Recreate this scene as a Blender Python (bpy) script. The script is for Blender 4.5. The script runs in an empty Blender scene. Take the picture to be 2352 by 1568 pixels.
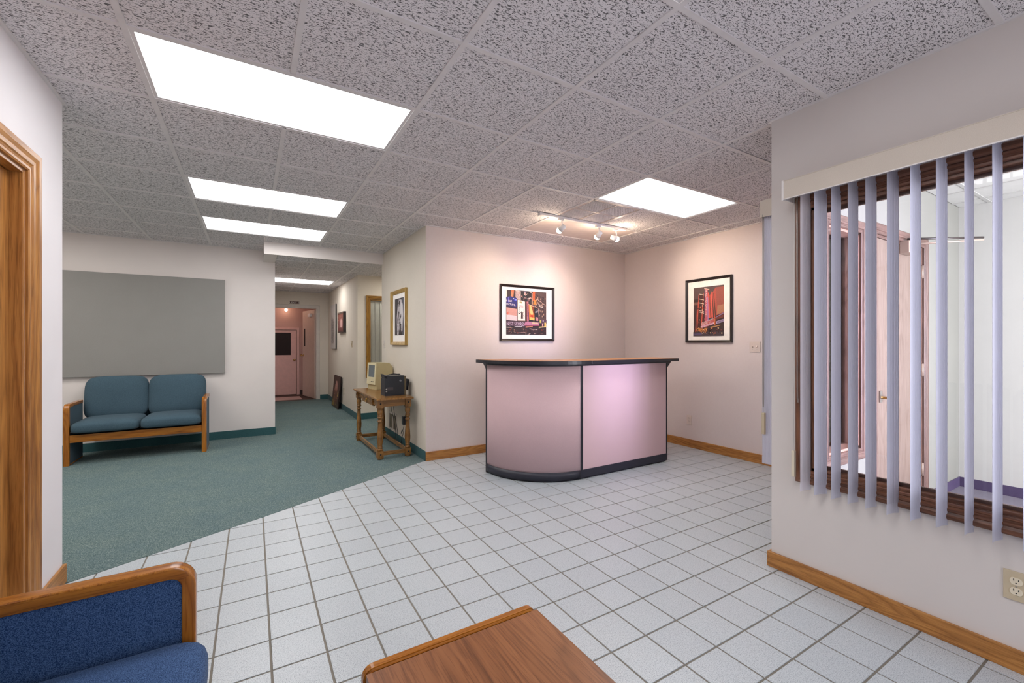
import bpy, bmesh, math, random
from mathutils import Vector, Matrix
random.seed(7)
SC = bpy.context.scene
COL = SC.collection
PI = math.pi

# ------------------------------------------------------------------ camera, exposure, lights
cam_d = bpy.data.cameras.new('camera')
cam_d.sensor_width = 36.0
cam_d.lens = 995.34 / 2352 * 36.0
cam_d.shift_y = 2.7 / 2352
cam_d.clip_start = 0.03
cam = bpy.data.objects.new('camera', cam_d)
cam.location = (0, 0, 1.285)
cam.rotation_euler = (PI / 2, 0, -0.5444)
COL.objects.link(cam)
SC.camera = cam
vs = SC.view_settings
vs.view_transform = 'Standard'
vs.look = 'None'
vs.gamma = 1.0
vs.use_curve_mapping = False
vs.exposure = 0.60
SC.cycles.use_denoising = True
SC.cycles.max_bounces = 9
SC.cycles.diffuse_bounces = 5
SC.cycles.adaptive_threshold = 0.015
SC.cycles.sample_clamp_indirect = 6.0
SC.cycles.caustics_reflective = False
SC.cycles.caustics_refractive = False

W = bpy.data.worlds.new('world')
SC.world = W
W.use_nodes = True
W.node_tree.nodes['Background'].inputs[0].default_value = (0.85, 0.88, 1.0, 1)
W.node_tree.nodes['Background'].inputs[1].default_value = 1.0

def area(name, loc, rot, sx, sy, power, color):
    l = bpy.data.lights.new(name, 'AREA')
    l.shape = 'RECTANGLE'; l.size = sx; l.size_y = sy
    l.energy = power; l.color = color
    o = bpy.data.objects.new(name, l)
    o.location = loc; o.rotation_euler = rot
    COL.objects.link(o)
    return o

TROFFER = 6.0          # radiance of the fluorescent diffusers
# daylight that comes in through the glazed entrance of the vestibule
area('entrance_daylight', (4.0, -1.45, 1.35), (-PI / 2, 0, PI), 2.5, 2.2, 250, (0.93, 0.92, 1.0))
# added narrow beam through the inner window, for the glow on the counter
sl_ = area('counter_glow_beam', (3.25, -1.44, 1.25), (-PI / 2, 0, PI), 0.6, 2.0, 22, (0.64, 0.56, 1.0))
sl_.data.spread = math.radians(70)
area('front_fill', (0.9, -1.7, 1.35), (-PI / 2, 0, PI), 2.6, 1.7, 10, (0.92, 0.92, 1.0))  # weak added fill from behind the camera
# two added fill lamps over the waiting area, unseen to the left
area('waiting_fill', (-2.26, 4.43, 2.55), (0, 0, 0), 1.2, 0.6, 13, (1.0, 0.985, 0.95))
area('waiting_fill', (-2.26, 5.65, 2.55), (0, 0, 0), 1.2, 0.6, 13, (1.0, 0.985, 0.95))
area('side_hall_fill', (2.5, 6.9, 2.38), (0, 0, 0), 0.9, 0.5, 9, (1.0, 0.97, 0.9))  # added unseen fill for the side hall and the cross wall

# ------------------------------------------------------------------ node helpers
class NT:
    def __init__(self, name):
        self.m = bpy.data.materials.new(name)
        self.m.use_nodes = True
        self.t = self.m.node_tree
        self.t.nodes.clear()
        self.out = self.n('ShaderNodeOutputMaterial')
        self.b = self.n('ShaderNodeBsdfPrincipled')
        self.l(self.b.outputs[0], self.out.inputs[0])
    def n(self, t, **kw):
        x = self.t.nodes.new(t)
        for k, v in kw.items():
            setattr(x, k, v)
        return x
    def l(self, a, b):
        self.t.links.new(a, b)
    def coords(self, scale=(1, 1, 1), world=False, rot=(0, 0, 0)):
        if world:
            s = self.n('ShaderNodeNewGeometry').outputs['Position']
        else:
            s = self.n('ShaderNodeTexCoord').outputs['Object']
        mp = self.n('ShaderNodeMapping')
        mp.inputs['Scale'].default_value = scale
        mp.inputs['Rotation'].default_value = rot
        self.l(s, mp.inputs['Vector'])
        return mp.outputs[0]
    def noise(self, vec, scale, detail=2.0, rough=0.5, dist=0.0):
        x = self.n('ShaderNodeTexNoise')
        x.inputs['Scale'].default_value = scale
        x.inputs['Detail'].default_value = detail
        x.inputs['Roughness'].default_value = rough
        x.inputs['Distortion'].default_value = dist
        self.l(vec, x.inputs['Vector'])
        return x.outputs['Fac']
    def ramp(self, fac, stops):
        r = self.n('ShaderNodeValToRGB')
        e = r.color_ramp.elements
        while len(e) < len(stops):
            e.new(0.5)
        for i, (p, c) in enumerate(stops):
            e[i].position = p
            e[i].color = (*c, 1) if len(c) == 3 else c
        self.l(fac, r.inputs[0])
        return r.outputs[0]
    def mix(self, fac, a, b, mode='MIX'):
        x = self.n('ShaderNodeMix', data_type='RGBA', blend_type=mode)
        for sock, v in ((x.inputs[0], fac), (x.inputs[6], a), (x.inputs[7], b)):
            if hasattr(v, 'links') or hasattr(v, 'is_linked'):
                self.l(v, sock)
            elif isinstance(v, (int, float)):
                sock.default_value = v
            else:
                sock.default_value = (*v, 1)
        return x.outputs[2]
    def bump(self, h, strength, dist=0.002):
        x = self.n('ShaderNodeBump')
        x.inputs['Strength'].default_value = strength
        x.inputs['Distance'].default_value = dist
        self.l(h, x.inputs['Height'])
        self.l(x.outputs[0], self.b.inputs['Normal'])
    def base(self, c):
        if hasattr(c, 'is_linked'):
            self.l(c, self.b.inputs['Base Color'])
        else:
            self.b.inputs['Base Color'].default_value = (*c, 1)
    def rough(self, r):
        self.b.inputs['Roughness'].default_value = r
        return self

def lin(r, g, b):
    f = lambda v: (v / 255 / 12.92) if v / 255 <= 0.04045 else ((v / 255 + 0.055) / 1.055) ** 2.4
    return (f(r), f(g), f(b))

def plain(name, c, rough=0.5, metal=0.0, spec=0.5, var=0.04):
    t = NT(name); t.rough(rough)
    t.b.inputs['Metallic'].default_value = metal
    t.b.inputs['Specular IOR Level'].default_value = spec
    f = t.noise(t.coords(), 14.0, 2)
    t.base(t.ramp(f, [(0.3, tuple(v * (1 - var) for v in c)), (0.7, tuple(min(1, v * (1 + var)) for v in c))]))
    return t.m

def wall_paint(name, c, scale=900, strength=0.08, weave=False):
    t = NT(name); t.rough(0.75)
    t.b.inputs['Specular IOR Level'].default_value = 0.25
    lo = t.noise(t.coords(world=True), 1.7, 3)
    col = t.ramp(lo, [(0.3, tuple(v * 0.965 for v in c)), (0.7, tuple(min(1, v * 1.03) for v in c))])
    if weave:
        a = t.noise(t.coords((1, 1, 0.06), world=True), 420, 2)
        b = t.noise(t.coords((0.06, 0.06, 1), world=True), 420, 2)
        wv = t.mix(0.5, t.ramp(a, [(0.2, (0, 0, 0)), (0.8, (1, 1, 1))]), t.ramp(b, [(0.2, (0, 0, 0)), (0.8, (1, 1, 1))]))
        col = t.mix(0.10, col, wv, 'OVERLAY')
        t.bump(wv, 0.15, 0.001)
    else:
        t.bump(t.noise(t.coords(world=True), scale, 2), strength, 0.0006)
    t.base(col)
    return t.m

def oak(name, axis, light, mid, dark, rough=0.38, gscale=1.0):
    """oak with long figure along the object's axis 'x', 'y' or 'z'"""
    t = NT(name); t.rough(rough)
    def sc(a, c):
        return {'x': (a, c, c), 'y': (c, a, c), 'z': (c, c, a)}[axis]
    f0 = t.noise(t.coords(sc(0.8 * gscale, 7.5 * gscale)), 1.0, 1.5, 0.45, 0.35)
    m1 = t.n('ShaderNodeMath', operation='MULTIPLY'); m1.inputs[1].default_value = 15.0
    t.l(f0, m1.inputs[0])
    m2 = t.n('ShaderNodeMath', operation='FRACT'); t.l(m1.outputs[0], m2.inputs[0])
    lines = t.ramp(m2.outputs[0], [(0.0, dark), (0.22, mid), (0.60, light), (0.90, mid), (1.0, dark)])
    f1 = t.noise(t.coords(sc(1.6 * gscale, 26 * gscale)), 1.0, 3, 0.55, 0.8)
    tone = t.ramp(f1, [(0.25, dark), (0.45, mid), (0.72, light)])
    c1 = t.mix(0.55, lines, tone)
    pores = t.noise(t.coords(sc(9, 300)), 1.0, 2, 0.6)
    pm = t.ramp(pores, [(0.36, (0.62, 0.56, 0.5)), (0.5, (1, 1, 1))])
    t.base(t.mix(0.75, c1, pm, 'MULTIPLY'))
    t.bump(pores, 0.12, 0.0006)
    return t.m

def fabric(name, c1, c2, scale=700, rough=0.95, low=0.12, sheen=0.05):
    t = NT(name); t.rough(rough)
    t.b.inputs['Specular IOR Level'].default_value = 0.15
    t.b.inputs['Sheen Weight'].default_value = sheen
    f = t.noise(t.coords(), scale, 2, 0.6)
    col = t.ramp(f, [(0.36, c1), (0.64, c2)])
    l2 = t.noise(t.coords(), 5, 3)
    g = t.ramp(l2, [(0.3, (1 - low,) * 3), (0.7, (1 + 0 * low,) * 3)])
    t.base(t.mix(1.0, col, g, 'MULTIPLY'))
    t.bump(f, 0.35, 0.0015)
    return t.m

def emit(name, c, s):
    t = NT(name)
    t.b.inputs['Base Color'].default_value = (*c, 1)
    t.b.inputs['Emission Color'].default_value = (*c, 1)
    t.b.inputs['Emission Strength'].default_value = s
    return t.m

def glass_mat():
    m = bpy.data.materials.new('glass'); m.use_nodes = True
    t = m.node_tree; t.nodes.clear()
    o = t.nodes.new('ShaderNodeOutputMaterial'); mx = t.nodes.new('ShaderNodeMixShader')
    tr = t.nodes.new('ShaderNodeBsdfTransparent'); gl = t.nodes.new('ShaderNodeBsdfGlossy')
    fr = t.nodes.new('ShaderNodeFresnel'); fr.inputs[0].default_value = 1.3
    tr.inputs[0].default_value = (0.96, 0.97, 0.97, 1); gl.inputs['Roughness'].default_value = 0.02
    t.links.new(fr.outputs[0], mx.inputs[0]); t.links.new(tr.outputs[0], mx.inputs[1])
    t.links.new(gl.outputs[0], mx.inputs[2]); t.links.new(mx.outputs[0], o.inputs[0])
    return m

def attr_mat(name, rough=0.6):
    t = NT(name); t.rough(rough)
    a = t.n('ShaderNodeAttribute', attribute_name='Col')
    n = t.noise(t.coords(), 160, 3)
    t.base(t.mix(0.35, a.outputs['Color'], t.ramp(n, [(0.3, (0.35, 0.32, 0.32)), (0.7, (1.0, 0.95, 0.95))]), 'OVERLAY'))
    return t.m

# ------------------------------------------------------------------ materials
M = {}
M['paint_left'] = wall_paint('paint_white', lin(232, 228, 230))
M['paint_far'] = wall_paint('paint_cream', lin(226, 217, 212))
M['paint_hall'] = wall_paint('paint_hall', lin(214, 204, 190), weave=True)
M['paper_rec'] = wall_paint('wallpaper_reception', lin(220, 207, 203), weave=True)
M['paint_front'] = wall_paint('paint_front', lin(216, 208, 203))
M['paint_vest_dimmed'] = wall_paint('paint_vestibule_dimmed', lin(112, 112, 106))  # grey darkened to keep the strongly lit vestibule walls from washing out
M['paint_pink_lit'] = wall_paint('paint_pink_lit', lin(205, 165, 152))  # warm reddish light of the far room put into the paint
M['paint_trim'] = plain('paint_trim_grey', lin(205, 196, 186), 0.5)
O_L, O_M, O_D = lin(196, 140, 74), lin(168, 112, 54), lin(118, 72, 32)
for ax in 'xyz':
    M['oak_' + ax] = oak('oak_' + ax, ax, O_L, O_M, O_D)
    M['settee_oak_' + ax] = oak('settee_oak_' + ax, ax, lin(184, 120, 42), lin(160, 96, 30), lin(120, 66, 18), 0.22)
    M['dark_oak_' + ax] = oak('dark_oak_' + ax, ax, lin(148, 100, 74), lin(112, 72, 52), lin(66, 40, 28), 0.4)  # oak darkened in colour for the backlit window casing
    M['pink_oak_' + ax] = oak('dimmed_oak_' + ax, ax, lin(104, 80, 72), lin(84, 62, 55), lin(58, 40, 35), 0.45)  # vestibule wood darkened to offset the bright daylight on it
    M['walnut_' + ax] = oak('walnut_stain_' + ax, ax, lin(172, 132, 118), lin(148, 110, 98), lin(108, 78, 68), 0.4)
    M['golden_' + ax] = oak('golden_oak_' + ax, ax, lin(168, 124, 48), lin(146, 102, 34), lin(104, 68, 18), 0.35)
    M['pine_' + ax] = oak('table_pine_' + ax, ax, lin(156, 112, 58), lin(126, 86, 40), lin(80, 52, 22), 0.24)
M['door_ply'] = oak('dimmed_door_veneer', 'z', lin(112, 97, 87), lin(101, 86, 76), lin(86, 70, 60), 0.5)  # veneer darkened because entrance daylight falls hard on this door
M['laminate'] = oak('laminate_woodgrain', 'y', lin(152, 98, 60), lin(132, 82, 48), lin(98, 58, 32), 0.32, 1.1)
M['counter_top'] = oak('counter_laminate', 'x', lin(214, 156, 104), lin(202, 140, 88), lin(176, 114, 66), 0.35)
M['gold'] = oak('gold_leaf', 'z', lin(190, 158, 92), lin(168, 134, 66), lin(128, 96, 40), 0.4)
M['glass'] = glass_mat()
M['black'] = plain('black_plastic', lin(34, 34, 42), 0.35)
M['black_soft'] = plain('black_leatherette', lin(30, 32, 38), 0.6)
M['frame_black'] = plain('black_lacquer', lin(38, 30, 28), 0.3)
M['ivory'] = plain('ivory_plastic', lin(196, 180, 152), 0.35)
M['ivory_light'] = plain('ivory_plastic_light', lin(224, 212, 188), 0.35)
M['white_plastic'] = plain('white_plastic', lin(232, 226, 222), 0.4)
M['rec_plastic'] = plain('almond_plastic', lin(216, 200, 190), 0.4)
M['white_metal'] = plain('white_enamel', lin(226, 222, 220), 0.4)
M['tbar'] = plain('grid_enamel', lin(222, 217, 216), 0.5)
M['steel'] = plain('steel', lin(170, 165, 160), 0.3, 1.0)
M['brass'] = plain('brass', lin(190, 150, 90), 0.3, 1.0)
M['closer'] = plain('closer_bronze', lin(150, 132, 120), 0.45, 0.3)
M['dark_hole'] = plain('dark_slot', lin(22, 18, 16), 0.8)
M['beige'] = plain('computer_beige', lin(206, 194, 158), 0.5)
M['beige_side'] = plain('computer_beige_case', lin(186, 172, 130), 0.55)
M['screen'] = plain('screen_glass', lin(96, 104, 108), 0.15)
M['kick'] = plain('counter_base_black', lin(40, 40, 52), 0.4)
M['teal_base'] = fabric('teal_carpet_base', lin(48, 82, 86), lin(66, 104, 106), 500)
M['purple_base'] = plain('purple_cove_base', lin(58, 48, 74), 0.45)  # colour darkened to counter the vestibule's strong daylight
M['vest_carpet'] = fabric('vestibule_carpet', lin(72, 68, 80), lin(112, 106, 118), 260)  # carpet tones darkened to balance the bright entrance light
M['board'] = fabric('grey_board_fabric', lin(140, 137, 133), lin(152, 149, 145), 420, 0.95, 0.03, 0.0)
M['settee_teal'] = fabric('settee_slate_fabric', lin(56, 76, 88), lin(82, 104, 116), 420)
M['settee_navy'] = fabric('settee_navy_fabric', lin(16, 46, 84), lin(84, 112, 154), 520)
M['counter_cloth'] = fabric('counter_mauve_fabric', lin(206, 174, 176), lin(222, 190, 192), 600, 0.95, 0.03, 0.1)
M['slat'] = None
M['valance'] = fabric('valance_fabric', lin(206, 194, 180), lin(216, 205, 192), 500, 0.7, 0.02, 0.0)
M['mat_white'] = plain('mat_board', lin(244, 238, 232), 0.8)
M['print'] = attr_mat('printed_picture')
M['mirror_print'] = attr_mat('canvas_print', 0.5)
M['sign_red'] = plain('exit_sign_maroon', lin(74, 38, 26), 0.5)
M['sign_white'] = plain('exit_lettering', lin(240, 236, 225), 0.5)
M['diffuser'] = emit('fluorescent_diffuser', (0.985, 0.99, 1.0), TROFFER)
M['bulb'] = emit('warm_bulb', (1.0, 0.78, 0.55), 60)
M['pink_lamp'] = emit('pink_room_lamp', (1.0, 0.75, 0.55), 12)
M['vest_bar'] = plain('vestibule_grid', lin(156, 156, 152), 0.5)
M['grey_blind'] = plain('grey_blind', lin(232, 228, 216), 0.7)

def mk_slat():
    t = NT('slat_vinyl'); t.rough(0.45)
    c = lin(238, 238, 243)
    t.base(c)
    t.b.inputs['Transmission Weight'].default_value = 0.0
    w = t.n('ShaderNodeTexWave', wave_type='BANDS', bands_direction='X')
    w.inputs['Scale'].default_value = 42
    t.l(t.coords(), w.inputs['Vector'])
    t.base(t.mix(0.5, c, t.ramp(w.outputs['Fac'], [(0.2, tuple(v * 0.86 for v in c)), (0.8, c)])))
    tl = t.n('ShaderNodeBsdfTranslucent'); tl.inputs[0].default_value = (*lin(236, 236, 246), 1)
    mx = t.n('ShaderNodeMixShader'); mx.inputs[0].default_value = 0.6
    t.l(t.b.outputs[0], mx.inputs[1]); t.l(tl.outputs[0], mx.inputs[2]); t.l(mx.outputs[0], t.out.inputs[0])
    return t.m
M['slat'] = mk_slat()

def mk_tile():
    t = NT('floor_tile_glaze'); t.rough(0.32)
    v = t.coords(world=True)
    a = t.noise(v, 330, 2, 0.7)
    b = t.noise(v, 130, 3, 0.7)
    c = t.ramp(a, [(0.34, lin(120, 132, 142)), (0.46, lin(204, 210, 213)), (0.75, lin(222, 226, 228))])
    c = t.mix(0.5, c, t.ramp(b, [(0.3, lin(176, 184, 192)), (0.5, lin(232, 234, 236))]), 'MULTIPLY')
    oi = t.n('ShaderNodeObjectInfo')
    c = t.mix(1.0, c, t.ramp(oi.outputs['Random'], [(0.0, (0.95, 0.95, 0.955)), (1.0, (1, 1, 1))]), 'MULTIPLY')
    t.base(c)
    return t.m
M['tile'] = mk_tile()
M['grout'] = plain('grout', lin(128, 122, 112), 0.9)

def mk_ceiling(name, base, hole):
    t = NT(name); t.rough(0.9)
    t.b.inputs['Specular IOR Level'].default_value = 0.1
    v = t.coords((1, 2.3, 1), world=True)
    f = t.noise(v, 62, 2.5, 0.55, 0.9)
    g = t.noise(t.coords((1, 1.6, 1), world=True), 150, 2, 0.5, 0.4)
    m1 = t.ramp(f, [(0.555, (0, 0, 0)), (0.60, (1, 1, 1))])
    m2 = t.ramp(g, [(0.60, (0, 0, 0)), (0.66, (1, 1, 1))])
    mm = t.mix(1.0, m1, m2, 'LIGHTEN')
    t.base(t.mix(mm, base, hole))
    inv = t.n('ShaderNodeInvert'); t.l(mm, inv.inputs['Color'])
    t.bump(inv.outputs[0], 0.35, 0.002)
    return t.m
M['ceil_tile'] = mk_ceiling('mineral_ceiling_tile', lin(232, 227, 228), lin(112, 109, 110))
M['ceil_plain'] = plain('plain_ceiling_panel', lin(214, 200, 194), 0.7)
M['ceil_vest'] = plain('vestibule_ceiling_tile', lin(168, 168, 164), 0.8)  # tile colour dimmed so the entrance daylight does not blow it out

def mk_carpet():
    t = NT('teal_carpet'); t.rough(1.0)
    t.b.inputs['Specular IOR Level'].default_value = 0.05
    v = t.coords(world=True)
    a = t.noise(v, 230, 4, 0.75)
    b = t.noise(v, 3.0, 4, 0.6)
    c = t.ramp(a, [(0.34, lin(60, 82, 86)), (0.5, lin(103, 121, 121)), (0.66, lin(160, 172, 166))])
    c = t.mix(1.0, c, t.ramp(b, [(0.3, (0.84, 0.88, 0.92)), (0.7, (1.0, 0.99, 0.96))]), 'MULTIPLY')
    t.base(c)
    t.bump(a, 0.6, 0.004)
    return t.m
M['carpet'] = mk_carpet()

# ------------------------------------------------------------------ mesh helpers
def box(bm, x0, x1, y0, y1, z0, z1, mi=0):
    vs_ = [bm.verts.new(p) for p in ((x0, y0, z0), (x1, y0, z0), (x1, y1, z0), (x0, y1, z0), (x0, y0, z1), (x1, y0, z1), (x1, y1, z1), (x0, y1, z1))]
    for f in ((0, 3, 2, 1), (4, 5, 6, 7), (0, 1, 5, 4), (1, 2, 6, 5), (2, 3, 7, 6), (3, 0, 4, 7)):
        bm.faces.new([vs_[i] for i in f]).material_index = mi
    return vs_

def bx(*a, bevel=0.0, seg=2):
    bm = bmesh.new(); box(bm, *a)
    if bevel:
        bmesh.ops.bevel(bm, geom=list(bm.edges), offset=bevel, segments=seg, profile=0.6, affect='EDGES')
    return bm

def prism(pts, axis, a0, a1, bevel=0.0):
    """extrude a 2-D outline; axis 'x': pts are (y,z); 'y': (x,z); 'z': (x,y)"""
    bm = bmesh.new()
    def P(p, a):
        return {'x': (a, p[0], p[1]), 'y': (p[0], a, p[1]), 'z': (p[0], p[1], a)}[axis]
    lo = [bm.verts.new(P(p, a0)) for p in pts]; hi = [bm.verts.new(P(p, a1)) for p in pts]
    n = len(pts)
    bm.faces.new(lo); bm.faces.new(hi[::-1])
    for i in range(n):
        bm.faces.new((lo[i], hi[i], hi[(i + 1) % n], lo[(i + 1) % n]))
    bmesh.ops.recalc_face_normals(bm, faces=bm.faces)
    if bevel:
        bmesh.ops.bevel(bm, geom=list(bm.edges), offset=bevel, segments=2, profile=0.6, affect='EDGES')
    return bm

def lathe(bm, prof, cx=0, cy=0, seg=20, axis='z', mi=0):
    """prof: list of (r, h); rings around an axis through (cx, cy)"""
    rings = []
    for r, h in prof:
        ring = []
        for k in range(seg):
            a = 2 * PI * k / seg
            p = (cx + r * math.cos(a), cy + r * math.sin(a), h)
            if axis == 'y': p = (cx + r * math.cos(a), h, cy + r * math.sin(a))
            if axis == 'x': p = (h, cx + r * math.cos(a), cy + r * math.sin(a))
            ring.append(bm.verts.new(p))
        rings.append(ring)
    for a, b in zip(rings, rings[1:]):
        for k in range(seg):
            f = bm.faces.new((a[k], a[(k + 1) % seg], b[(k + 1) % seg], b[k])); f.material_index = mi; f.smooth = True
    for ring, flip in ((rings[0], True), (rings[-1], False)):
        f = bm.faces.new(ring[::-1] if flip else ring); f.material_index = mi
    return bm

def tube(pts, r, seg=8):
    bm = bmesh.new(); rings = []
    P = [Vector(p) for p in pts]
    for i, p in enumerate(P):
        d = (P[min(i + 1, len(P) - 1)] - P[max(i - 1, 0)]).normalized()
        up = Vector((0, 0, 1)) if abs(d.z) < 0.9 else Vector((1, 0, 0))
        u = d.cross(up).normalized(); v = d.cross(u).normalized()
        rings.append([bm.verts.new(p + r * (math.cos(2 * PI * k / seg) * u + math.sin(2 * PI * k / seg) * v)) for k in range(seg)])
    for a, b in zip(rings, rings[1:]):
        for k in range(seg):
            bm.faces.new((a[k], a[(k + 1) % seg], b[(k + 1) % seg], b[k])).smooth = True
    bm.faces.new(rings[0][::-1]); bm.faces.new(rings[-1])
    bmesh.ops.recalc_face_normals(bm, faces=bm.faces)
    return bm

def smooth_path(pts, n=6):
    P = [Vector(p) for p in pts]; out = []
    for i in range(len(P) - 1):
        p0, p1, p2, p3 = P[max(i - 1, 0)], P[i], P[i + 1], P[min(i + 2, len(P) - 1)]
        for k in range(n):
            t = k / n
            out.append(0.5 * ((2 * p1) + (-p0 + p2) * t + (2 * p0 - 5 * p1 + 4 * p2 - p3) * t * t + (-p0 + 3 * p1 - 3 * p2 + p3) * t ** 3))
    out.append(P[-1])
    return out

def mesh(name, bm, mats, parent=None, loc=None, smooth=False):
    me = bpy.data.meshes.new(name)
    bmesh.ops.recalc_face_normals(bm, faces=bm.faces)
    bm.to_mesh(me); bm.free()
    for m in (mats if isinstance(mats, (list, tuple)) else [mats]):
        me.materials.append(m)
    if smooth:
        for p in me.polygons: p.use_smooth = True
    o = bpy.data.objects.new(name, me)
    COL.objects.link(o)
    if parent: o.parent = parent
    if loc: o.location = loc
    return o

def inst(name, me, parent, loc, rot=None):
    o = bpy.data.objects.new(name, me)
    COL.objects.link(o)
    o.parent = parent; o.location = loc
    if rot: o.rotation_euler = rot
    return o

def tag(o, label, cat, group=None):
    o['label'] = label; o['category'] = cat
    if group: o['group'] = group
    return o

def thing(name, label, cat, loc=(0, 0, 0), rz=0, group=None):
    o = bpy.data.objects.new(name, None); COL.objects.link(o)
    o.location = loc; o.rotation_euler = (0, 0, rz); o.empty_display_size = 0.1
    return tag(o, label, cat, group)

def struct(name, bm, mats):
    o = mesh(name, bm, mats); o['kind'] = 'structure'
    return o

def struct_empty(name, loc=(0, 0, 0)):
    o = bpy.data.objects.new(name, None); COL.objects.link(o)
    o.location = loc; o.empty_display_size = 0.1; o['kind'] = 'structure'
    return o

def copy_tree(o, parent=None):
    c = o.copy(); COL.objects.link(c)
    if parent: c.parent = parent
    for ch in [x for x in COL.objects if x.parent == o]:
        copy_tree(ch, c)
    return c

def sweep(bm, path, prof, to3, closed, mi_of=None):
    """mitred moulding: path of 2-D points round an opening, prof = (outward offset, stand-out)"""
    n = len(path); P = [Vector(p) for p in path]
    ctr = sum(P, Vector((0, 0))) / n
    offs = []
    for i in range(n):
        dirs = []
        if closed or i > 0:
            d = (P[i] - P[i - 1]).normalized(); dirs.append(Vector((-d.y, d.x)))
        if closed or i < n - 1:
            d = (P[(i + 1) % n] - P[i]).normalized(); dirs.append(Vector((-d.y, d.x)))
        if len(dirs) == 2:
            s = dirs[0] + dirs[1]; o = s / (1 + dirs[0].dot(dirs[1]))
        else:
            o = dirs[0]
        offs.append(o)
    # the outward side is the one away from the centre of the opening
    mid = (P[0] + P[1]) / 2; dd = (P[1] - P[0]).normalized(); nn = Vector((-dd.y, dd.x))
    sgn = 1 if nn.dot(mid - ctr) > 0 else -1
    rows = [[bm.verts.new(to3(P[i].x + sgn * u * offs[i].x, P[i].y + sgn * u * offs[i].y, v)) for i in range(n)] for u, v in prof]
    for a, b in zip(rows, rows[1:]):
        for i in range(n if closed else n - 1):
            j = (i + 1) % n
            f = bm.faces.new((a[i], a[j], b[j], b[i]))
            if mi_of:
                d = P[j] - P[i]; f.material_index = 0 if abs(d.y) > abs(d.x) else 1
    return bm

CASING = [(0, 0), (0, 0.012), (0.004, 0.016), (0.012, 0.016), (0.016, 0.012), (0.022, 0.012), (0.026, 0.018), (0.036, 0.018), (0.040, 0.014), (0.052, 0.020), (0.066, 0.021), (0.072, 0.017), (0.072, 0)]

def colour_mesh(name, polys, mat, parent):
    """flat printed picture: polys = list of (points (x,z), colour); later ones lie on top"""
    bm = bmesh.new()
    lay = bm.loops.layers.color.new('Col')
    k = 0
    for pts, c in polys:
        k += 1
        y = -0.00002 * k
        f = bm.faces.new([bm.verts.new((p[0], y, p[1])) for p in pts])
        for lp in f.loops: lp[lay] = (*[max(0, min(1, v * 0.88)) for v in c], 1)
        f.normal_update()
        if f.normal.y > 0: f.normal_flip()
    me = bpy.data.meshes.new(name); bm.to_mesh(me); bm.free()
    me.materials.append(mat)
    o = bpy.data.objects.new(name, me); COL.objects.link(o); o.parent = parent
    return o

def text_polys(s, x, z, size, c, rot=0.0, shear=0.0, sx=1.0, slope=0.0):
    cu = bpy.data.curves.new('txt', 'FONT'); cu.body = s; cu.size = size; cu.resolution_u = 2
    ob = bpy.data.objects.new('txt', cu); COL.objects.link(ob)
    dg = bpy.context.evaluated_depsgraph_get()
    me = bpy.data.meshes.new_from_object(ob.evaluated_get(dg))
    out = []
    cr, sr = math.cos(rot), math.sin(rot)
    for p in me.polygons:
        pts = []
        for vi in p.vertices:
            v = me.vertices[vi].co
            px, pz = v.x * sx, v.y + v.x * sx * slope
            pts.append((x + px * cr - pz * sr, z + px * sr + pz * cr))
        out.append((pts, c))
    bpy.data.objects.remove(ob); bpy.data.curves.remove(cu); bpy.data.meshes.remove(me)
    return out

def R(x0, z0, x1, z1): return [(x0, z0), (x1, z0), (x1, z1), (x0, z1)]

# ------------------------------------------------------------------ key levels
CZ = 2.5578     # ceiling grid
XL, XF = -0.855, 2.575          # left wall, front right wall (with the near blind)
XH, YB, XR = 1.636, 4.515, 4.64  # hall wall, reception back wall, reception right wall
YF = 6.93                        # far wall behind the settee
YS, ZS = 6.28, 2.405             # soffit front, corridor ceiling
G0X, G0Y, G = 0.7847, 1.6897, 0.6096

# ------------------------------------------------------------------ walls
def wall(name, boxes, mats):
    bm = bmesh.new()
    for b in boxes: box(bm, *b)
    return struct(name, bm, mats)

HT = 2.62
wall('wall_left', [(XL - 0.12, XL, -1.8, 1.95, 0, HT), (XL - 0.12, XL, 2.77, 3.22, 0, HT), (XL - 0.12, XL, 1.95, 2.77, 2.053, HT)], M['paint_left'])
wall('wall_left_return', [(-3.3, XL - 0.12, 3.10, 3.22, 0, HT)], M['paint_far'])
wall('wall_left_far', [(-3.42, -3.3, 3.10, YF + 0.12, 0, HT)], M['paint_far'])
wall('wall_far', [(-3.3, 0.305, YF, YF + 0.12, 0, HT), (0.185, 0.305, YF + 0.12, 10.68, 0, HT)], M['paint_far'])
wall('wall_hall', [(XH, XH + 0.12, YB + 0.12, 6.34, 0, HT), (XH, XH + 0.004, YB + 0.001, YB + 0.12, 0, HT), (XH + 0.12, 3.2, 6.22, 6.34, 0, HT)], M['paint_hall'])
wall('wall_back', [(XH + 0.004, XR + 0.12, YB, YB + 0.12, 0, HT)], M['paper_rec'])
wall('wall_right', [(XR, XR + 0.12, 1.36, YB, 0, HT)], M['paper_rec'])
wall('wall_behind', [(XL - 0.12, 0.0, -1.92, -1.8, 0, HT), (2.3, 5.6, -1.92, -1.8, 0, HT), (0.0, 2.3, -1.92, -1.8, 0, 0.5), (0.0, 2.3, -1.92, -1.8, 2.2, HT)], M['paint_front'])
# front right wall with window opening  Y 0.03..1.155  Z 0.60..2.005
WY0, WY1, WZ0, WZ1 = -0.05, 1.155, 0.60, 2.005
wall('wall_front', [(XF, XF + 0.11, -1.8, WY0, 0, HT), (XF, XF + 0.11, WY1, 1.363, 0, HT), (XF, XF + 0.11, WY0, WY1, 0, WZ0), (XF, XF + 0.11, WY0, WY1, WZ1, HT)], M['paint_front'])
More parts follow.
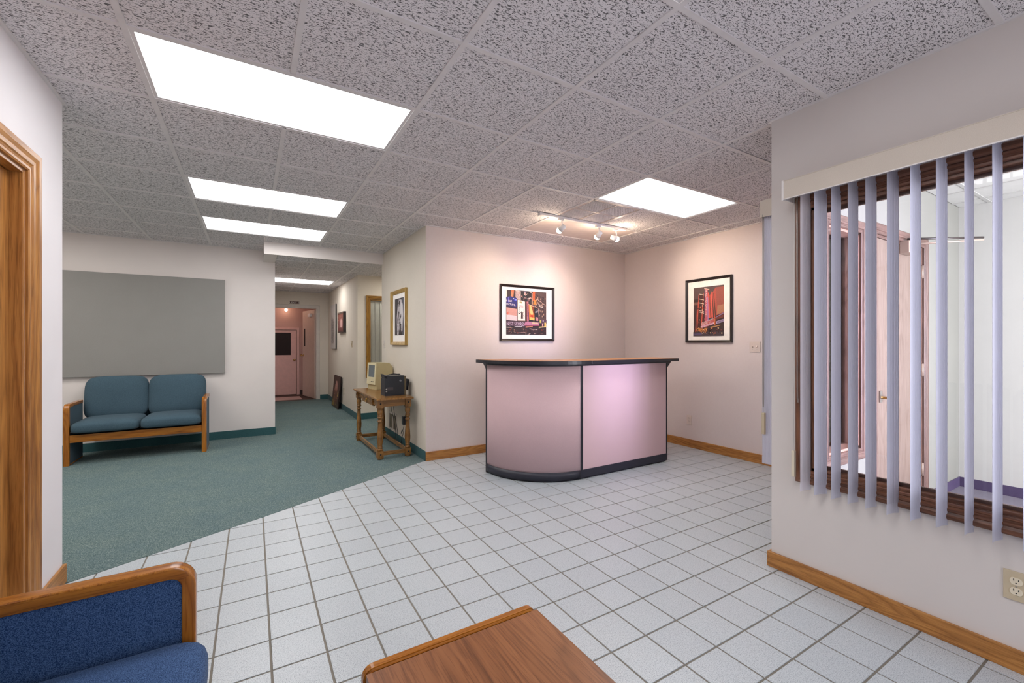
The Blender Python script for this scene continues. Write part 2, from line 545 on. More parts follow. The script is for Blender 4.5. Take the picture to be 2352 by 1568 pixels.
# wall between vestibule and reception: window_2 X 2.97..3.41, door_2 X 3.655..4.545
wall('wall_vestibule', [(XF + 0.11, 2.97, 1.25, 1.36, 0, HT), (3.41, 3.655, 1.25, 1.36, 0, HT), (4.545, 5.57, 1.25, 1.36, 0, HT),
                        (2.97, 3.41, 1.25, 1.36, 0, 0.60), (2.97, 3.41, 1.25, 1.36, 2.0, HT), (3.655, 4.545, 1.25, 1.36, 2.03, HT)], M['paint_vest_dimmed'])
wall('wall_vestibule_right', [(5.45, 5.57, -1.8, 1.25, 0, HT)], wall_paint('paint_vestibule_brightened', lin(158, 158, 154)))  # lighter copy of the vestibule paint, making up for weaker light here
# corridor: right wall X 1.56 (Y 7.5..10.68), cross wall Y 7.5, exit wall Y 10.68
wall('wall_corridor', [(1.535, 1.655, 7.5, 10.68, 0, HT)], M['paint_hall'])
wall('wall_corridor_cross', [(1.655, 1.73, 7.5, 7.62, 0, HT), (2.75, 3.2, 7.5, 7.62, 0, HT), (1.73, 2.75, 7.5, 7.62, 0, 0.75), (1.73, 2.75, 7.5, 7.62, 2.02, HT)], M['paint_hall'])
wall('wall_corridor_end', [(0.0, 0.40, 10.68, 10.80, 0, HT), (1.31, 1.655, 10.68, 10.80, 0, HT), (0.40, 1.31, 10.68, 10.80, 2.07, HT)], M['paint_hall'])
wall('wall_side_hall', [(3.2, 3.32, 6.22, 7.62, 0, HT)], M['paint_hall'])
wall('wall_pink', [(-0.6, 0.15, 11.95, 12.07, 0, HT), (1.0, 1.40, 11.95, 12.07, 0, HT), (0.15, 1.0, 11.95, 12.07, 1.60, HT), (-0.6, 1.4, 12.08, 12.14, 0, HT)], M['paint_pink_lit'])  # last box is an added blocker against sky light in the door gaps
wall('wall_pink_right', [(1.40, 1.52, 10.80, 12.07, 0, HT)], M['paint_pink_lit'])
wall('wall_pink_left', [(-0.72, -0.6, 10.80, 12.07, 0, HT)], M['paint_pink_lit'])
# soffit over the corridor mouth
wall('trim_1', [(0.155, XH, YS, YS + 0.02, ZS, HT), (0.155, 0.175, YS + 0.02, YF, ZS, HT), (0.175, 0.305, YS + 0.02, YF, ZS, ZS + 0.02)], M['paint_far'])

# ------------------------------------------------------------------ ceiling: grid bars and separate tiles
ceil_bm = bmesh.new()
box(ceil_bm, -3.42, 5.6, -1.92, 12.1, 2.63, 2.68)
ceiling = struct('ceiling', ceil_bm, M['white_metal'])
rooms = [(XL, XH, -1.8, YS), (XL, XF, -1.8, YB), (XL, XR, 1.363, YB), (-3.3, XH, 3.22, YS), (-3.3, 0.155, 3.22, YF)]
rooms[1] = (XL, XF, -1.8, 3.22)
troffers = [(-2, 1), (-2, 4), (-2, 6), (3, 1), (-1, -2)]
skip = {(3, 2)}
for i, j in troffers: skip |= {(i, j), (i + 1, j)}
skip |= {(3, 3), (4, 3)}
TB = 0.012   # half width of the bars
tile_cache = {}
def ceil_piece(x0, x1, y0, y1, z, mat, key, par):
    k = (round(x1 - x0, 4), round(y1 - y0, 4), key)
    if k not in tile_cache:
        bm = bx(-(x1 - x0) / 2, (x1 - x0) / 2, -(y1 - y0) / 2, (y1 - y0) / 2, 0, 0.014)
        o = mesh('ceiling_tile', bm, mat, par, ((x0 + x1) / 2, (y0 + y1) / 2, z))
        tile_cache[k] = o.data
        return o
    return inst('ceiling_tile', tile_cache[k], par, ((x0 + x1) / 2, (y0 + y1) / 2, z))
for i in range(-8, 8):
    for j in range(-7, 10):
        if (i, j) in skip: continue
        cand = []
        for rx0, rx1, ry0, ry1 in rooms:
            x0, x1 = max(G0X + i * G, rx0), min(G0X + (i + 1) * G, rx1)
            y0, y1 = max(G0Y + j * G, ry0), min(G0Y + (j + 1) * G, ry1)
            if x1 - x0 >= 0.03 and y1 - y0 >= 0.03: cand.append(((x1 - x0) * (y1 - y0), x0, x1, y0, y1))
        if not cand: continue
        cand.sort(reverse=True)
        put = [cand[0][1:]]
        for _, x0, x1, y0, y1 in cand[1:]:
            a0, a1, b0, b1 = put[0]
            for q in ((x0, min(x1, a0), y0, y1), (max(x0, a1), x1, y0, y1), (max(x0, a0), min(x1, a1), y0, min(y1, b0)), (max(x0, a0), min(x1, a1), max(y0, b1), y1)):
                if q[1] - q[0] > 0.03 and q[3] - q[2] > 0.03 and not any(q[0] < p[1] - .01 and q[1] > p[0] + .01 and q[2] < p[3] - .01 and q[3] > p[2] + .01 for p in put):
                    put.append(q)
        for x0, x1, y0, y1 in put:
            gx0, gx1, gy0, gy1 = G0X + i * G, G0X + (i + 1) * G, G0Y + j * G, G0Y + (j + 1) * G
            e = [0.004 if abs(p - q) < 1e-6 else 0.0 for p, q in ((x0, gx0), (x1, gx1), (y0, gy0), (y1, gy1))]
            ceil_piece(x0 + e[0], x1 - e[1], y0 + e[2], y1 - e[3], CZ + 0.006, M['ceil_tile'], 'a', ceiling)
ceil_piece(G0X + 3 * G + .004, G0X + 5 * G - .004, G0Y + 3 * G + .004, G0Y + 4 * G - .004, CZ + 0.005, M['ceil_plain'], 'p', ceiling)
def bar(x0, x1, y0, y1, z=CZ, par=None, mat=None):
    mesh('grid_bar', bx(x0, x1, y0, y1, z, z + 0.007), mat or M['tbar'], par or ceiling)
def merged(iv):
    out = []
    for a_, b_ in sorted(iv):
        if out and a_ <= out[-1][1] + 1e-6: out[-1][1] = max(out[-1][1], b_)
        else: out.append([a_, b_])
    return out
for i in range(-8, 8):
    x = G0X + i * G
    # the middle runner does not cross the light panels
    cuts = sorted([(G0Y + j * G, G0Y + (j + 1) * G) for a, j in troffers if a + 1 == i] + ([(G0Y + 3 * G, G0Y + 4 * G)] if i == 4 else []))
    for y, y1 in merged([(r[2], r[3]) for r in rooms if r[0] + 0.02 < x < r[1] - 0.02]):
        for c0, c1 in cuts:
            if c1 <= y or c0 >= y1: continue
            if c0 > y: bar(x - TB, x + TB, y, c0 - TB)
            y = c1 + TB
        if y1 > y: bar(x - TB, x + TB, y, y1)
for j in range(-7, 10):
    y = G0Y + j * G
    for x0, x1 in merged([(r[0], r[1]) for r in rooms if r[2] + 0.02 < y < r[3] - 0.02]):
        xs = [x0] + [G0X + i * G for i in range(-8, 8) if x0 < G0X + i * G < x1] + [x1]
        for a, b in zip(xs, xs[1:]):
            if b - a < 0.04: continue
            bar(a + TB, b - TB, y - TB, y + TB, CZ + 0.0006)
# wall angles
for a in [(XL, XL + 0.016, -1.8, 3.22), (XF - 0.016, XF, -1.8, 1.363), (XF, XR, 1.363, 1.379), (XR - 0.016, XR, 1.363, YB), (XH, XR, YB - 0.016, YB),
          (XH - 0.016, XH, YB, YS), (-3.3, 0.155, YF - 0.016, YF), (-3.3, XL, 3.22, 3.236), (0.155, XH, YS - 0.016, YS)]:
    mesh('wall_angle', bx(*a, CZ - 0.001, CZ + 0.012), M['tbar'], ceiling)
# corridor ceiling
corr = struct_empty('ceiling_corridor')
cx = [0.305, 0.745, 1.354, 1.964, 2.573, 3.2]
cy = [YS + 0.02, 6.66, 7.27, 7.88, 8.49, 9.10, 9.71, 10.32, 10.68]
for a, b in zip(cx, cx[1:]):
    for c, d in zip(cy, cy[1:]):
        if a >= 1.354 and c >= 7.5: continue
        if c == 8.49 and a < 1.3: continue
        bb = b if not (a == 1.354 and c >= 7.27) else b
        if a >= 1.354: d = min(d, 7.5)
        ceil_piece(a + .004, bb - .004, c + .004, d - .004, ZS + 0.006, M['ceil_tile'], 'a', corr)
ceil_piece(1.358, 1.531, 7.504, 10.676, ZS + 0.006, M['ceil_tile'], 'a', corr)
for x in (0.745, 1.354):
    for c, d in ((YS + 0.02, 8.478), (9.112, 10.68)) if x == 0.745 else ((YS + 0.02, 10.68),):
        bar(x - TB, x + TB, c, d, ZS, corr)
for y in cy[1:-1]:
    for a, b in ((0.305, 0.733), (0.757, 1.342), (1.366, 1.535)):
        bar(a, b, y - TB, y + TB, ZS + 0.0006, corr)
mesh('plenum_board', bx(0.155, 3.2, YS + 0.02, 10.8, ZS + 0.03, ZS + 0.05), M['white_metal'], corr)
# vestibule ceiling
vc = struct_empty('ceiling_vestibule')
VZ = 2.49
vx = [XF + 0.11, 3.05, 3.66, 4.27, 4.88, 5.25, 5.45]; vy = [-1.8, -1.2, -0.6, 0.0, 0.55, 1.06, 1.25]
for a, b in zip(vx, vx[1:]):
    for c, d in zip(vy, vy[1:]):
        ceil_piece(a + .006, b - .006, c + .006, d - .006, VZ + 0.005, M['ceil_vest'], 'v', vc)
for x in vx[1:-1]: bar(x - TB, x + TB, -1.8, 1.25, VZ, vc, M['vest_bar'])
for y in vy[1:-1]: bar(XF + 0.11, 5.45, y - TB, y + TB, VZ + 0.0005, vc, M['vest_bar'])
# pink room ceiling
struct('ceiling_pink', bx(-0.6, 1.4, 10.8, 11.95, 2.33, 2.36), M['paint_pink_lit'])

# ------------------------------------------------------------------ floor
fbm = bmesh.new(); box(fbm, XL, XR + 0.1, -1.8, YB + 0.02, -0.06, -0.003)
floor = struct('floor', fbm, M['grout'])
CARP = [(-0.90, 3.178), (0.09, 3.683), (1.636, 4.530)]   # carpet edge across the tiles
cb = prism([(-3.3, 3.22), (-0.82, 3.22), CARP[1], CARP[2], (1.636, 6.34), (3.2, 6.34), (3.2, 7.5), (1.535, 7.5), (1.535, 10.72), (0.305, 10.72), (0.305, 6.93), (-3.3, 6.93)], 'z', -0.05, 0.002)
mesh('carpet', cb, M['carpet'], floor)
# the ceramic tiles, each a piece of its own; grid measured from the photograph
TO = Vector((0.0786, 2.7537)); TI = Vector((0.20258, -0.00128)); TJ = Vector((-0.0011, -0.20285))
GAP = 0.0042
def clip(poly, a, b):
    """keep the part of poly on the camera side (right hand) of a->b"""
    d = Vector(b) - Vector(a); out = []
    side = lambda p: d.x * (p[1] - a[1]) - d.y * (p[0] - a[0])
    for i in range(len(poly)):
        p, q = poly[i], poly[(i + 1) % len(poly)]
        sp, sq = side(p), side(q)
        if sp <= 0: out.append(p)
        if sp * sq < 0:
            t = sp / (sp - sq); out.append((p[0] + t * (q[0] - p[0]), p[1] + t * (q[1] - p[1])))
    return out
def hclip(poly, axis, v, keep_less):
    out = []
    s = lambda p: (p[axis] - v) * (1 if keep_less else -1)
    for i in range(len(poly)):
        p, q = poly[i], poly[(i + 1) % len(poly)]
        if s(p) <= 0: out.append(p)
        if s(p) * s(q) < 0:
            t = s(p) / (s(p) - s(q)); out.append((p[0] + t * (q[0] - p[0]), p[1] + t * (q[1] - p[1])))
    return out
tiles = []
for k in range(-6, 24):
    for m in range(-10, 24):
        if k >= 13 and m > 6: continue
        c = [TO + TI * (k + a) + TJ * (m + b) for a, b in ((0, 0), (0, 1), (1, 1), (1, 0))]
        ctr = sum(c, Vector((0, 0))) / 4
        poly = [tuple(v + (ctr - v).normalized() * GAP * 1.414) for v in c]
        full = poly
        seg = (CARP[0], CARP[1]) if ctr.x < CARP[1][0] else (CARP[1], CARP[2])
        if ctr.x < 1.75:
            poly = clip(poly, *seg)
        poly = hclip(poly, 0, XL + 0.002, False) if len(poly) > 2 else poly
        if len(poly) > 2: poly = hclip(poly, 1, YB - 0.002, True)
        if len(poly) > 2 and ctr.y < 1.363:
            poly = hclip(poly, 0, XF - 0.002, True)
        elif len(poly) > 2:
            poly = hclip(poly, 0, XR - 0.002, True)
            if len(poly) > 2 and min(p[0] for p in poly) > XF - 0.02: poly = hclip(poly, 1, 1.365, False)
        if len(poly) < 3: continue
        ar = abs(sum(poly[i][0] * poly[(i + 1) % len(poly)][1] - poly[(i + 1) % len(poly)][0] * poly[i][1] for i in range(len(poly)))) / 2
        if ar < 2e-4: continue
        x = ctr.x * math.cos(.5444) - ctr.y * math.sin(.5444); d = ctr.x * math.sin(.5444) + ctr.y * math.cos(.5444)
        vis = d > 0.6 and abs(x / d) < 1.25 and 1.285 / d < 0.86
        tiles.append((0 if vis else 1, d, poly, poly is full or len(poly) == 4 and ar > 0.0375, ctr))
tiles.sort(key=lambda t: (t[0], t[1]))
def tile_into(bm, poly, off=(0, 0)):
    bev = 0.0016
    c = Vector((sum(p[0] for p in poly) / len(poly), sum(p[1] for p in poly) / len(poly)))
    bot = [bm.verts.new((p[0] - off[0], p[1] - off[1], -0.004)) for p in poly]
    mid = [bm.verts.new((p[0] - off[0], p[1] - off[1], -0.001)) for p in poly]
    top = []
    for p in poly:
        q = Vector(p) + (c - Vector(p)).normalized() * bev
        top.append(bm.verts.new((q.x - off[0], q.y - off[1], 0)))
    n = len(poly)
    bm.faces.new(top)
    for i in range(n):
        bm.faces.new((bot[i], bot[(i + 1) % n], mid[(i + 1) % n], mid[i]))
        bm.faces.new((mid[i], mid[(i + 1) % n], top[(i + 1) % n], top[i]))
tile_me = None; rest = bmesh.new(); n_t = 0
for v, d, poly, full, ctr in tiles:
    if v == 0 and n_t < 300:
        n_t += 1
        if full and tile_me is not None:
            inst('floor_tile', tile_me, floor, (ctr.x, ctr.y, random.uniform(-0.0003, 0)))
            continue
        bm = bmesh.new(); tile_into(bm, poly, ctr)
        o = mesh('floor_tile', bm, M['tile'], floor, (ctr.x, ctr.y, 0))
        if full: tile_me = o.data
    else:
        tile_into(rest, poly)
o = mesh('floor_tile_field', rest, M['tile'], floor); o['kind'] = 'stuff'
struct('floor_vestibule', bx(XF + 0.11, 5.45, -1.8, 1.25, -0.06, 0.0), M['vest_carpet'])
struct('floor_pink', bx(-0.6, 1.4, 10.72, 12.14, -0.06, 0.0), plain('pink_room_floor', lin(70, 48, 40), 0.6))

# ------------------------------------------------------------------ baseboards
def baseboard(name, boxes, mats, bevel=0.003):
    bm = bmesh.new()
    for b in boxes:
        t = bx(*b, bevel=bevel); me = bpy.data.meshes.new('t'); t.to_mesh(me); t.free(); bm.from_mesh(me); bpy.data.meshes.remove(me)
    return struct(name, bm, mats)
baseboard('baseboard_back', [(XH - 0.001, XR - 0.015, YB - 0.015, YB, 0, 0.095)], M['oak_x'])
baseboard('baseboard_right', [(XR - 0.015, XR, 1.363, YB, 0, 0.098)], M['oak_y'])
baseboard('baseboard_front', [(XF - 0.018, XF, -1.8, 1.380, 0, 0.084)], M['oak_y'])
baseboard('baseboard_front_end', [(XF, 2.9, 1.363, 1.380, 0, 0.084)], M['oak_x'])
baseboard('baseboard_left', [(XL, XL + 0.014, 2.86, 3.234, 0, 0.100), (XL, XL + 0.014, -1.8, 1.86, 0, 0.100)], M['oak_y'])
baseboard('baseboard_left_end', [(-1.3, XL, 3.22, 3.234, 0, 0.100)], M['oak_x'])
baseboard('baseboard_far', [(-3.3, 0.312, YF - 0.007, YF, 0, 0.105)], M['teal_base'], 0.002)
baseboard('baseboard_hall', [(XH - 0.007, XH, YB, 6.345, 0, 0.105)], M['teal_base'], 0.002)
baseboard('baseboard_corridor', [(1.528, 1.535, 7.493, 10.68, 0, 0.105), (1.528, 3.2, 7.493, 7.5, 0, 0.105)], M['teal_base'], 0.002)
baseboard('baseboard_corridor_end', [(1.37, 1.528, 10.673, 10.68, 0, 0.105)], M['teal_base'], 0.002)
baseboard('baseboard_vestibule', [(XF + 0.11, 3.58, 1.243, 1.25, 0, 0.085), (4.62, 5.443, 1.243, 1.25, 0, 0.085), (5.443, 5.45, -1.8, 1.25, 0, 0.085)], M['purple_base'], 0.002)
baseboard('baseboard_pink', [(1.07, 1.40, 11.942, 11.95, 0, 0.11), (1.392, 1.40, 11.4, 11.942, 0, 0.11)], plain('dark_base', lin(60, 40, 36), 0.6), 0.002)

# ------------------------------------------------------------------ windows and doors
def casing(parent, path, to3, closed, wood, prof=CASING, name='casing'):
    bm = bmesh.new(); sweep(bm, path, prof, to3, closed, True)
    hx = 'y' if abs(Vector(to3(1, 0, 0)).y - Vector(to3(0, 0, 0)).y) > 0.5 else 'x'
    return mesh(name, bm, [M[wood + '_z'], M[wood + '_' + hx]], parent)

# window_1: the near window in the front wall
w1 = struct_empty('window_1', (XF, 0, 0))
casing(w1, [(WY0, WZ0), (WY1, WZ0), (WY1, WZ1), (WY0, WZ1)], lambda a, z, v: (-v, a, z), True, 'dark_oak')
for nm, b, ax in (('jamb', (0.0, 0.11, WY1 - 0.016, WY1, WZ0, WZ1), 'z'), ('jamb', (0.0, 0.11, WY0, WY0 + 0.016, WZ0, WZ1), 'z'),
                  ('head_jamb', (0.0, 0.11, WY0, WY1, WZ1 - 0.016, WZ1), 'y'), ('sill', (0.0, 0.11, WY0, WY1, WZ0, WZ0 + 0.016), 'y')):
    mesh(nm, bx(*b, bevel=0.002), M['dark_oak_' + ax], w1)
bm = bmesh.new()
for b in ((0.035, 0.048, WY1 - 0.03, WY1 - 0.016, WZ0 + .016, WZ1 - .016), (0.035, 0.048, WY0 + .016, WY0 + 0.03, WZ0 + .016, WZ1 - .016),
          (0.035, 0.048, WY0 + .016, WY1 - .016, WZ1 - 0.03, WZ1 - 0.016), (0.035, 0.048, WY0 + .016, WY1 - .016, WZ0 + 0.016, WZ0 + 0.03)):
    box(bm, *b)
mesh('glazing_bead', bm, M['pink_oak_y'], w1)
mesh('pane', bx(0.052, 0.056, WY0 + .016, WY1 - .016, WZ0 + .016, WZ1 - .016), M['glass'], w1)
# vestibule side casing of the same window
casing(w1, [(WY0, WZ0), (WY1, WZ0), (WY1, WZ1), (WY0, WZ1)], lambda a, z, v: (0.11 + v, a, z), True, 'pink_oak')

# window_2: inner window beside the vestibule door
w2 = struct_empty('window_2', (0, 1.25, 0))
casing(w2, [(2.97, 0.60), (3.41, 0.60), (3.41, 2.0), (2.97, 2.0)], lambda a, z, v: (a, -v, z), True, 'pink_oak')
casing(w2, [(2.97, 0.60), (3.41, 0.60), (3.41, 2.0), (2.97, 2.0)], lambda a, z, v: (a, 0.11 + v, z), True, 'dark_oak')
for nm, b, ax in (('jamb', (2.97, 2.986, 0, 0.11, 0.6, 2.0), 'z'), ('jamb', (3.394, 3.41, 0, 0.11, 0.6, 2.0), 'z'),
                  ('head_jamb', (2.97, 3.41, 0, 0.11, 1.984, 2.0), 'x'), ('sill', (2.97, 3.41, 0, 0.11, 0.6, 0.616), 'x')):
    mesh(nm, bx(*b, bevel=0.002), M['walnut_' + ax], w2)
mesh('pane', bx(2.986, 3.394, 0.07, 0.074, 0.616, 1.984), M['glass'], w2)

# door_1: oak door in the left wall
d1 = struct_empty('door_1', (XL, 0, 0))
casing(d1, [(1.95, 0), (1.95, 2.053), (2.77, 2.053), (2.77, 0)], lambda a, z, v: (v, a, z), False, 'oak',
       [(0, 0), (0, 0.010), (0.006, 0.014), (0.016, 0.014), (0.020, 0.010), (0.028, 0.013), (0.034, 0.018), (0.05, 0.02), (0.066, 0.027), (0.088, 0.028), (0.095, 0.022), (0.095, 0)])
mesh('jamb', bx(-0.12, 0.0, 2.752, 2.77, 0, 2.053, bevel=0.002), M['oak_z'], d1)
mesh('jamb', bx(-0.12, 0.0, 1.95, 1.968, 0, 2.053, bevel=0.002), M['oak_z'], d1)
mesh('head_jamb', bx(-0.12, 0.0, 1.968, 2.752, 2.035, 2.053, bevel=0.002), M['oak_y'], d1)
mesh('door_leaf', bx(-0.085, -0.045, 1.971, 2.749, 0.008, 2.032, bevel=0.002), M['oak_z'], d1)
bm = bmesh.new(); lathe(bm, [(0.026, -0.045), (0.026, -0.038), (0.010, -0.034), (0.010, -0.012), (0.024, -0.004), (0.028, 0.010), (0.020, 0.022)], 2.035, 0.96, 18, 'x')
mesh('door_knob', bm, M['brass'], d1, smooth=True)

# door_2: pale veneered door between vestibule and reception
d2 = struct_empty('door_2', (0, 1.25, 0))
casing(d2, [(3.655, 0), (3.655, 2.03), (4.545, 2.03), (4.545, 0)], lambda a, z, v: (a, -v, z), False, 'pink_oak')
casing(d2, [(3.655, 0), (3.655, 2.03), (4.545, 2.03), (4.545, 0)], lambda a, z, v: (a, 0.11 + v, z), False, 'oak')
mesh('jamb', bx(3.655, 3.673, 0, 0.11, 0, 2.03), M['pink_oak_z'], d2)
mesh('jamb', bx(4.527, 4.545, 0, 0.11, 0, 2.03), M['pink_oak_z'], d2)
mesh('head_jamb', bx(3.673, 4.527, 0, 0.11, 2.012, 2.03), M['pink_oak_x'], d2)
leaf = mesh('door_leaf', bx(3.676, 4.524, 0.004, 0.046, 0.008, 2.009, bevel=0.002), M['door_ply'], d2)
bm = bx(3.735, 3.765, -0.006, 0.004, 0.87, 0.95, bevel=0.002)
mesh('lock_plate', bm, M['steel'], leaf)
mesh('door_handle', tube([(3.75, 0.0, 0.905), (3.75, -0.045, 0.905), (3.76, -0.055, 0.905), (3.84, -0.055, 0.905)], 0.009, 10), M['brass'], leaf)
cl = mesh('door_closer', bx(4.09, 4.25, -0.055, 0.004, 1.94, 2.03, bevel=0.006), M['closer'], d2)
mesh('closer_arm', tube([(4.13, -0.035, 2.045), (4.56, -0.33, 2.05)], 0.008), M['frame_black'], cl)
mesh('closer_arm', tube([(4.54, -0.335, 2.03), (4.22, -0.02, 2.02)], 0.007), M['closer'], cl)
for z in (0.24, 1.02, 1.79):
    bm = bmesh.new()
    lathe(bm, [(0.008, z), (0.008, z + 0.1)], 4.527, -0.006, 10)
    box(bm, 4.517, 4.537, -0.003, 0.002, z + 0.004, z + 0.096)
    mesh('hinge', bm, M['closer'], d2)

# window_3: oak-cased window with a pale blind on the corridor cross wall
w3 = struct_empty('window_3', (0, 7.5, 0))
casing(w3, [(1.73, 0.75), (2.75, 0.75), (2.75, 2.02), (1.73, 2.02)], lambda a, z, v: (a, -v * 1.3, z), True, 'golden', [(u * 0.8, v) for u, v in CASING])
mesh('jamb', bx(1.73, 1.748, 0, 0.10, 0.75, 2.02), M['golden_z'], w3)
mesh('head_jamb', bx(1.748, 2.75, 0, 0.10, 2.002, 2.02), M['golden_x'], w3)
mesh('pane', bx(1.748, 2.75, 0.035, 0.039, 0.75, 2.002), M['glass'], w3)
sl = bx(-0.042, 0.042, -0.0008, 0.0008, 0.76, 1.99)
s0 = mesh('blind_slat', sl, M['grey_blind'], w3, (1.80, 0.075, 0)); s0.rotation_euler = (0, 0, 0.25)
for k in range(1, 12):
    inst('blind_slat', s0.data, w3, (1.80 + k * 0.08, 0.075, 0), (0, 0, 0.25))
struct('wall_office', bx(1.66, 3.2, 7.9, 7.95, 0, HT), M['paint_far'])

# door_3: exit doorway with the open leaf
d3 = struct_empty('door_3', (0, 10.68, 0))
casing(d3, [(0.40, 0), (0.40, 2.07), (1.31, 2.07), (1.31, 0)], lambda a, z, v: (a, -v, z), False, 'trimgrey' if False else 'oak',
       [(0, 0), (0, 0.012), (0.05, 0.014), (0.055, 0.008), (0.055, 0)])
for o in [x for x in COL.objects if x.parent == d3]:
    o.data.materials[0] = M['paint_trim']; o.data.materials[1] = M['paint_trim']
mesh('jamb', bx(1.29, 1.31, 0, 0.12, 0, 2.07), M['paint_trim'], d3)
mesh('head_jamb', bx(0.40, 1.29, 0, 0.12, 2.05, 2.07), M['paint_trim'], d3)
lf = mesh('door_leaf', bx(-0.86, 0, -0.02, 0.02, 0.01, 2.04, bevel=0.002), plain('exit_door_paint', lin(206, 184, 168), 0.45), d3, (1.285, 0.13, 0))
lf.rotation_euler = (0, 0, math.radians(-79))
mesh('vision_slot', bx(-0.73, -0.66, -0.023, 0.023, 1.20, 1.62), M['dark_hole'], lf)
bm = bmesh.new(); lathe(bm, [(0.028, 0.02), (0.028, 0.026), (0.011, 0.03), (0.011, 0.05), (0.026, 0.06), (0.028, 0.075), (0.016, 0.085)], -0.80, 0.98, 16, 'y')
lathe(bm, [(0.028, -0.02), (0.028, -0.026), (0.011, -0.03), (0.011, -0.05), (0.026, -0.06), (0.028, -0.075), (0.016, -0.085)], -0.80, 0.98, 16, 'y')
mesh('door_knob', bm, M['brass'], lf, smooth=True)
mesh('door_closer', bx(-0.36, -0.12, 0.02, 0.075, 1.90, 1.98, bevel=0.006), M['white_plastic'], lf)
mesh('door_closer', bx(-0.30, -0.16, -0.075, -0.02, 1.88, 1.96, bevel=0.006), M['white_plastic'], lf)

# door_4: far door with a glass pane in the pink room
d4 = struct_empty('door_4', (0, 11.95, 0))
casing(d4, [(0.15, 0), (0.15, 1.60), (1.0, 1.60), (1.0, 0)], lambda a, z, v: (a, -v, z), False, 'oak', [(0, 0), (0, 0.012), (0.055, 0.014), (0.06, 0.0)])
pk = plain('pink_lit_door_paint', lin(224, 178, 166), 0.45)  # white door, reddish room light tinted into its paint
for o in [x for x in COL.objects if x.parent == d4]:
    o.data.materials[0] = pk; o.data.materials[1] = pk
bm = bmesh.new()
for b in ((0.16, 0.30, 0.02, 0.06, 0.01, 1.59), (0.87, 0.99, 0.02, 0.06, 0.01, 1.59), (0.30, 0.87, 0.02, 0.06, 0.01, 0.98), (0.30, 0.87, 0.02, 0.06, 1.53, 1.59)):
    box(bm, *b)
lf4 = mesh('door_leaf', bm, pk, d4)
mesh('dark_pane', bx(0.30, 0.87, 0.035, 0.045, 0.98, 1.53), plain('dark_window_glass', lin(40, 24, 20), 0.35, 0, 0.15), lf4)
bm = bmesh.new(); lathe(bm, [(0.026, 0.02), (0.026, 0.012), (0.010, 0.008), (0.010, -0.02), (0.026, -0.03), (0.022, -0.05)], 0.945, 0.86, 14, 'y')
mesh('door_knob', bm, M['brass'], lf4, smooth=True)

# ------------------------------------------------------------------ ceiling lights
def troffer(x0, x1, y0, y1, z, label, bmargin=0.034):
    t = thing('ceiling_light', label, 'ceiling light', ((x0 + x1) / 2, (y0 + y1) / 2, z), 0, 'fluorescent ceiling panels')
    w, h = (x1 - x0) / 2, (y1 - y0) / 2
    a, b = w - 0.006, h - 0.006
    bm = bmesh.new()
    box(bm, -a, a, -b, -b + 0.022, 0.004, 0.05); box(bm, -a, a, b - 0.022, b, 0.004, 0.05)
    box(bm, -a, -a + 0.022, -b + 0.022, b - 0.022, 0.004, 0.05); box(bm, a - 0.022, a, -b + 0.022, b - 0.022, 0.004, 0.05)
    mesh('frame', bm, M['tbar'], t)
    mesh('diffuser', bx(-a + 0.022, a - 0.022, -b + 0.022, b - 0.022, 0.009, 0.016), M['diffuser'], t)
    return t
gx = lambda i: G0X + i * G
gy = lambda j: G0Y + j * G
troffer(gx(-2), gx(0), gy(1), gy(2), CZ, 'largest lit ceiling panel in view, nearest in the row of three on the left')
troffer(gx(-2), gx(0), gy(4), gy(5), CZ, 'middle lit ceiling panel in the row of three on the left')
troffer(gx(-2), gx(0), gy(6), gy(7), CZ, 'farthest lit ceiling panel of the left row, just before the white soffit')
troffer(gx(3), gx(5), gy(1), gy(2), CZ, 'lit ceiling panel beside the air grille, over the reception counter')
troffer(gx(-1), gx(1), gy(-2), gy(-1), CZ, 'ceiling panel at the top edge, only its frame corner showing')
troffer(0.135, 1.354, 8.49, 9.10, ZS, 'lit ceiling panel inside the corridor in front of the exit door')

# ------------------------------------------------------------------ air grille beside the reception light
v = thing('ceiling_vent', 'white egg-crate air grille in the ceiling beside the lit panel', 'vent', (gx(3.5), gy(2.5), CZ))
a = G / 2 - 0.008
bm = bmesh.new()
box(bm, -a, a, -a, -a + 0.02, 0, 0.02); box(bm, -a, a, a - 0.02, a, 0, 0.02); box(bm, -a, -a + 0.02, -a, a, 0, 0.02); box(bm, a - 0.02, a, -a, a, 0, 0.02)
mesh('frame', bm, M['rec_plastic'], v)
bm = bmesh.new()
for k in range(1, 26):
    p = -a + 0.02 + k * (2 * a - 0.04) / 26
    box(bm, p - 0.0015, p + 0.0015, -a + 0.02, a - 0.02, 0.003, 0.018)
    box(bm, -a + 0.02, a - 0.02, p - 0.0015, p + 0.0015, 0.003, 0.018)
o = mesh('egg_crate_blades', bm, plain('grille_white', lin(232, 224, 220), 0.85, 0, 0.1), v); o['kind'] = 'stuff'
for s in (0, 1):
    mesh('cross_bar', bx(-a + .02, a - .02, -0.006, 0.006, 0, 0.018) if s else bx(-0.006, 0.006, -a + .02, a - .02, -0.0005, 0.018), M['rec_plastic'], v)
mesh('duct_back', bx(-a, a, -a, a, 0.035, 0.045), plain('duct_grey', lin(140, 126, 120), 0.9), v)

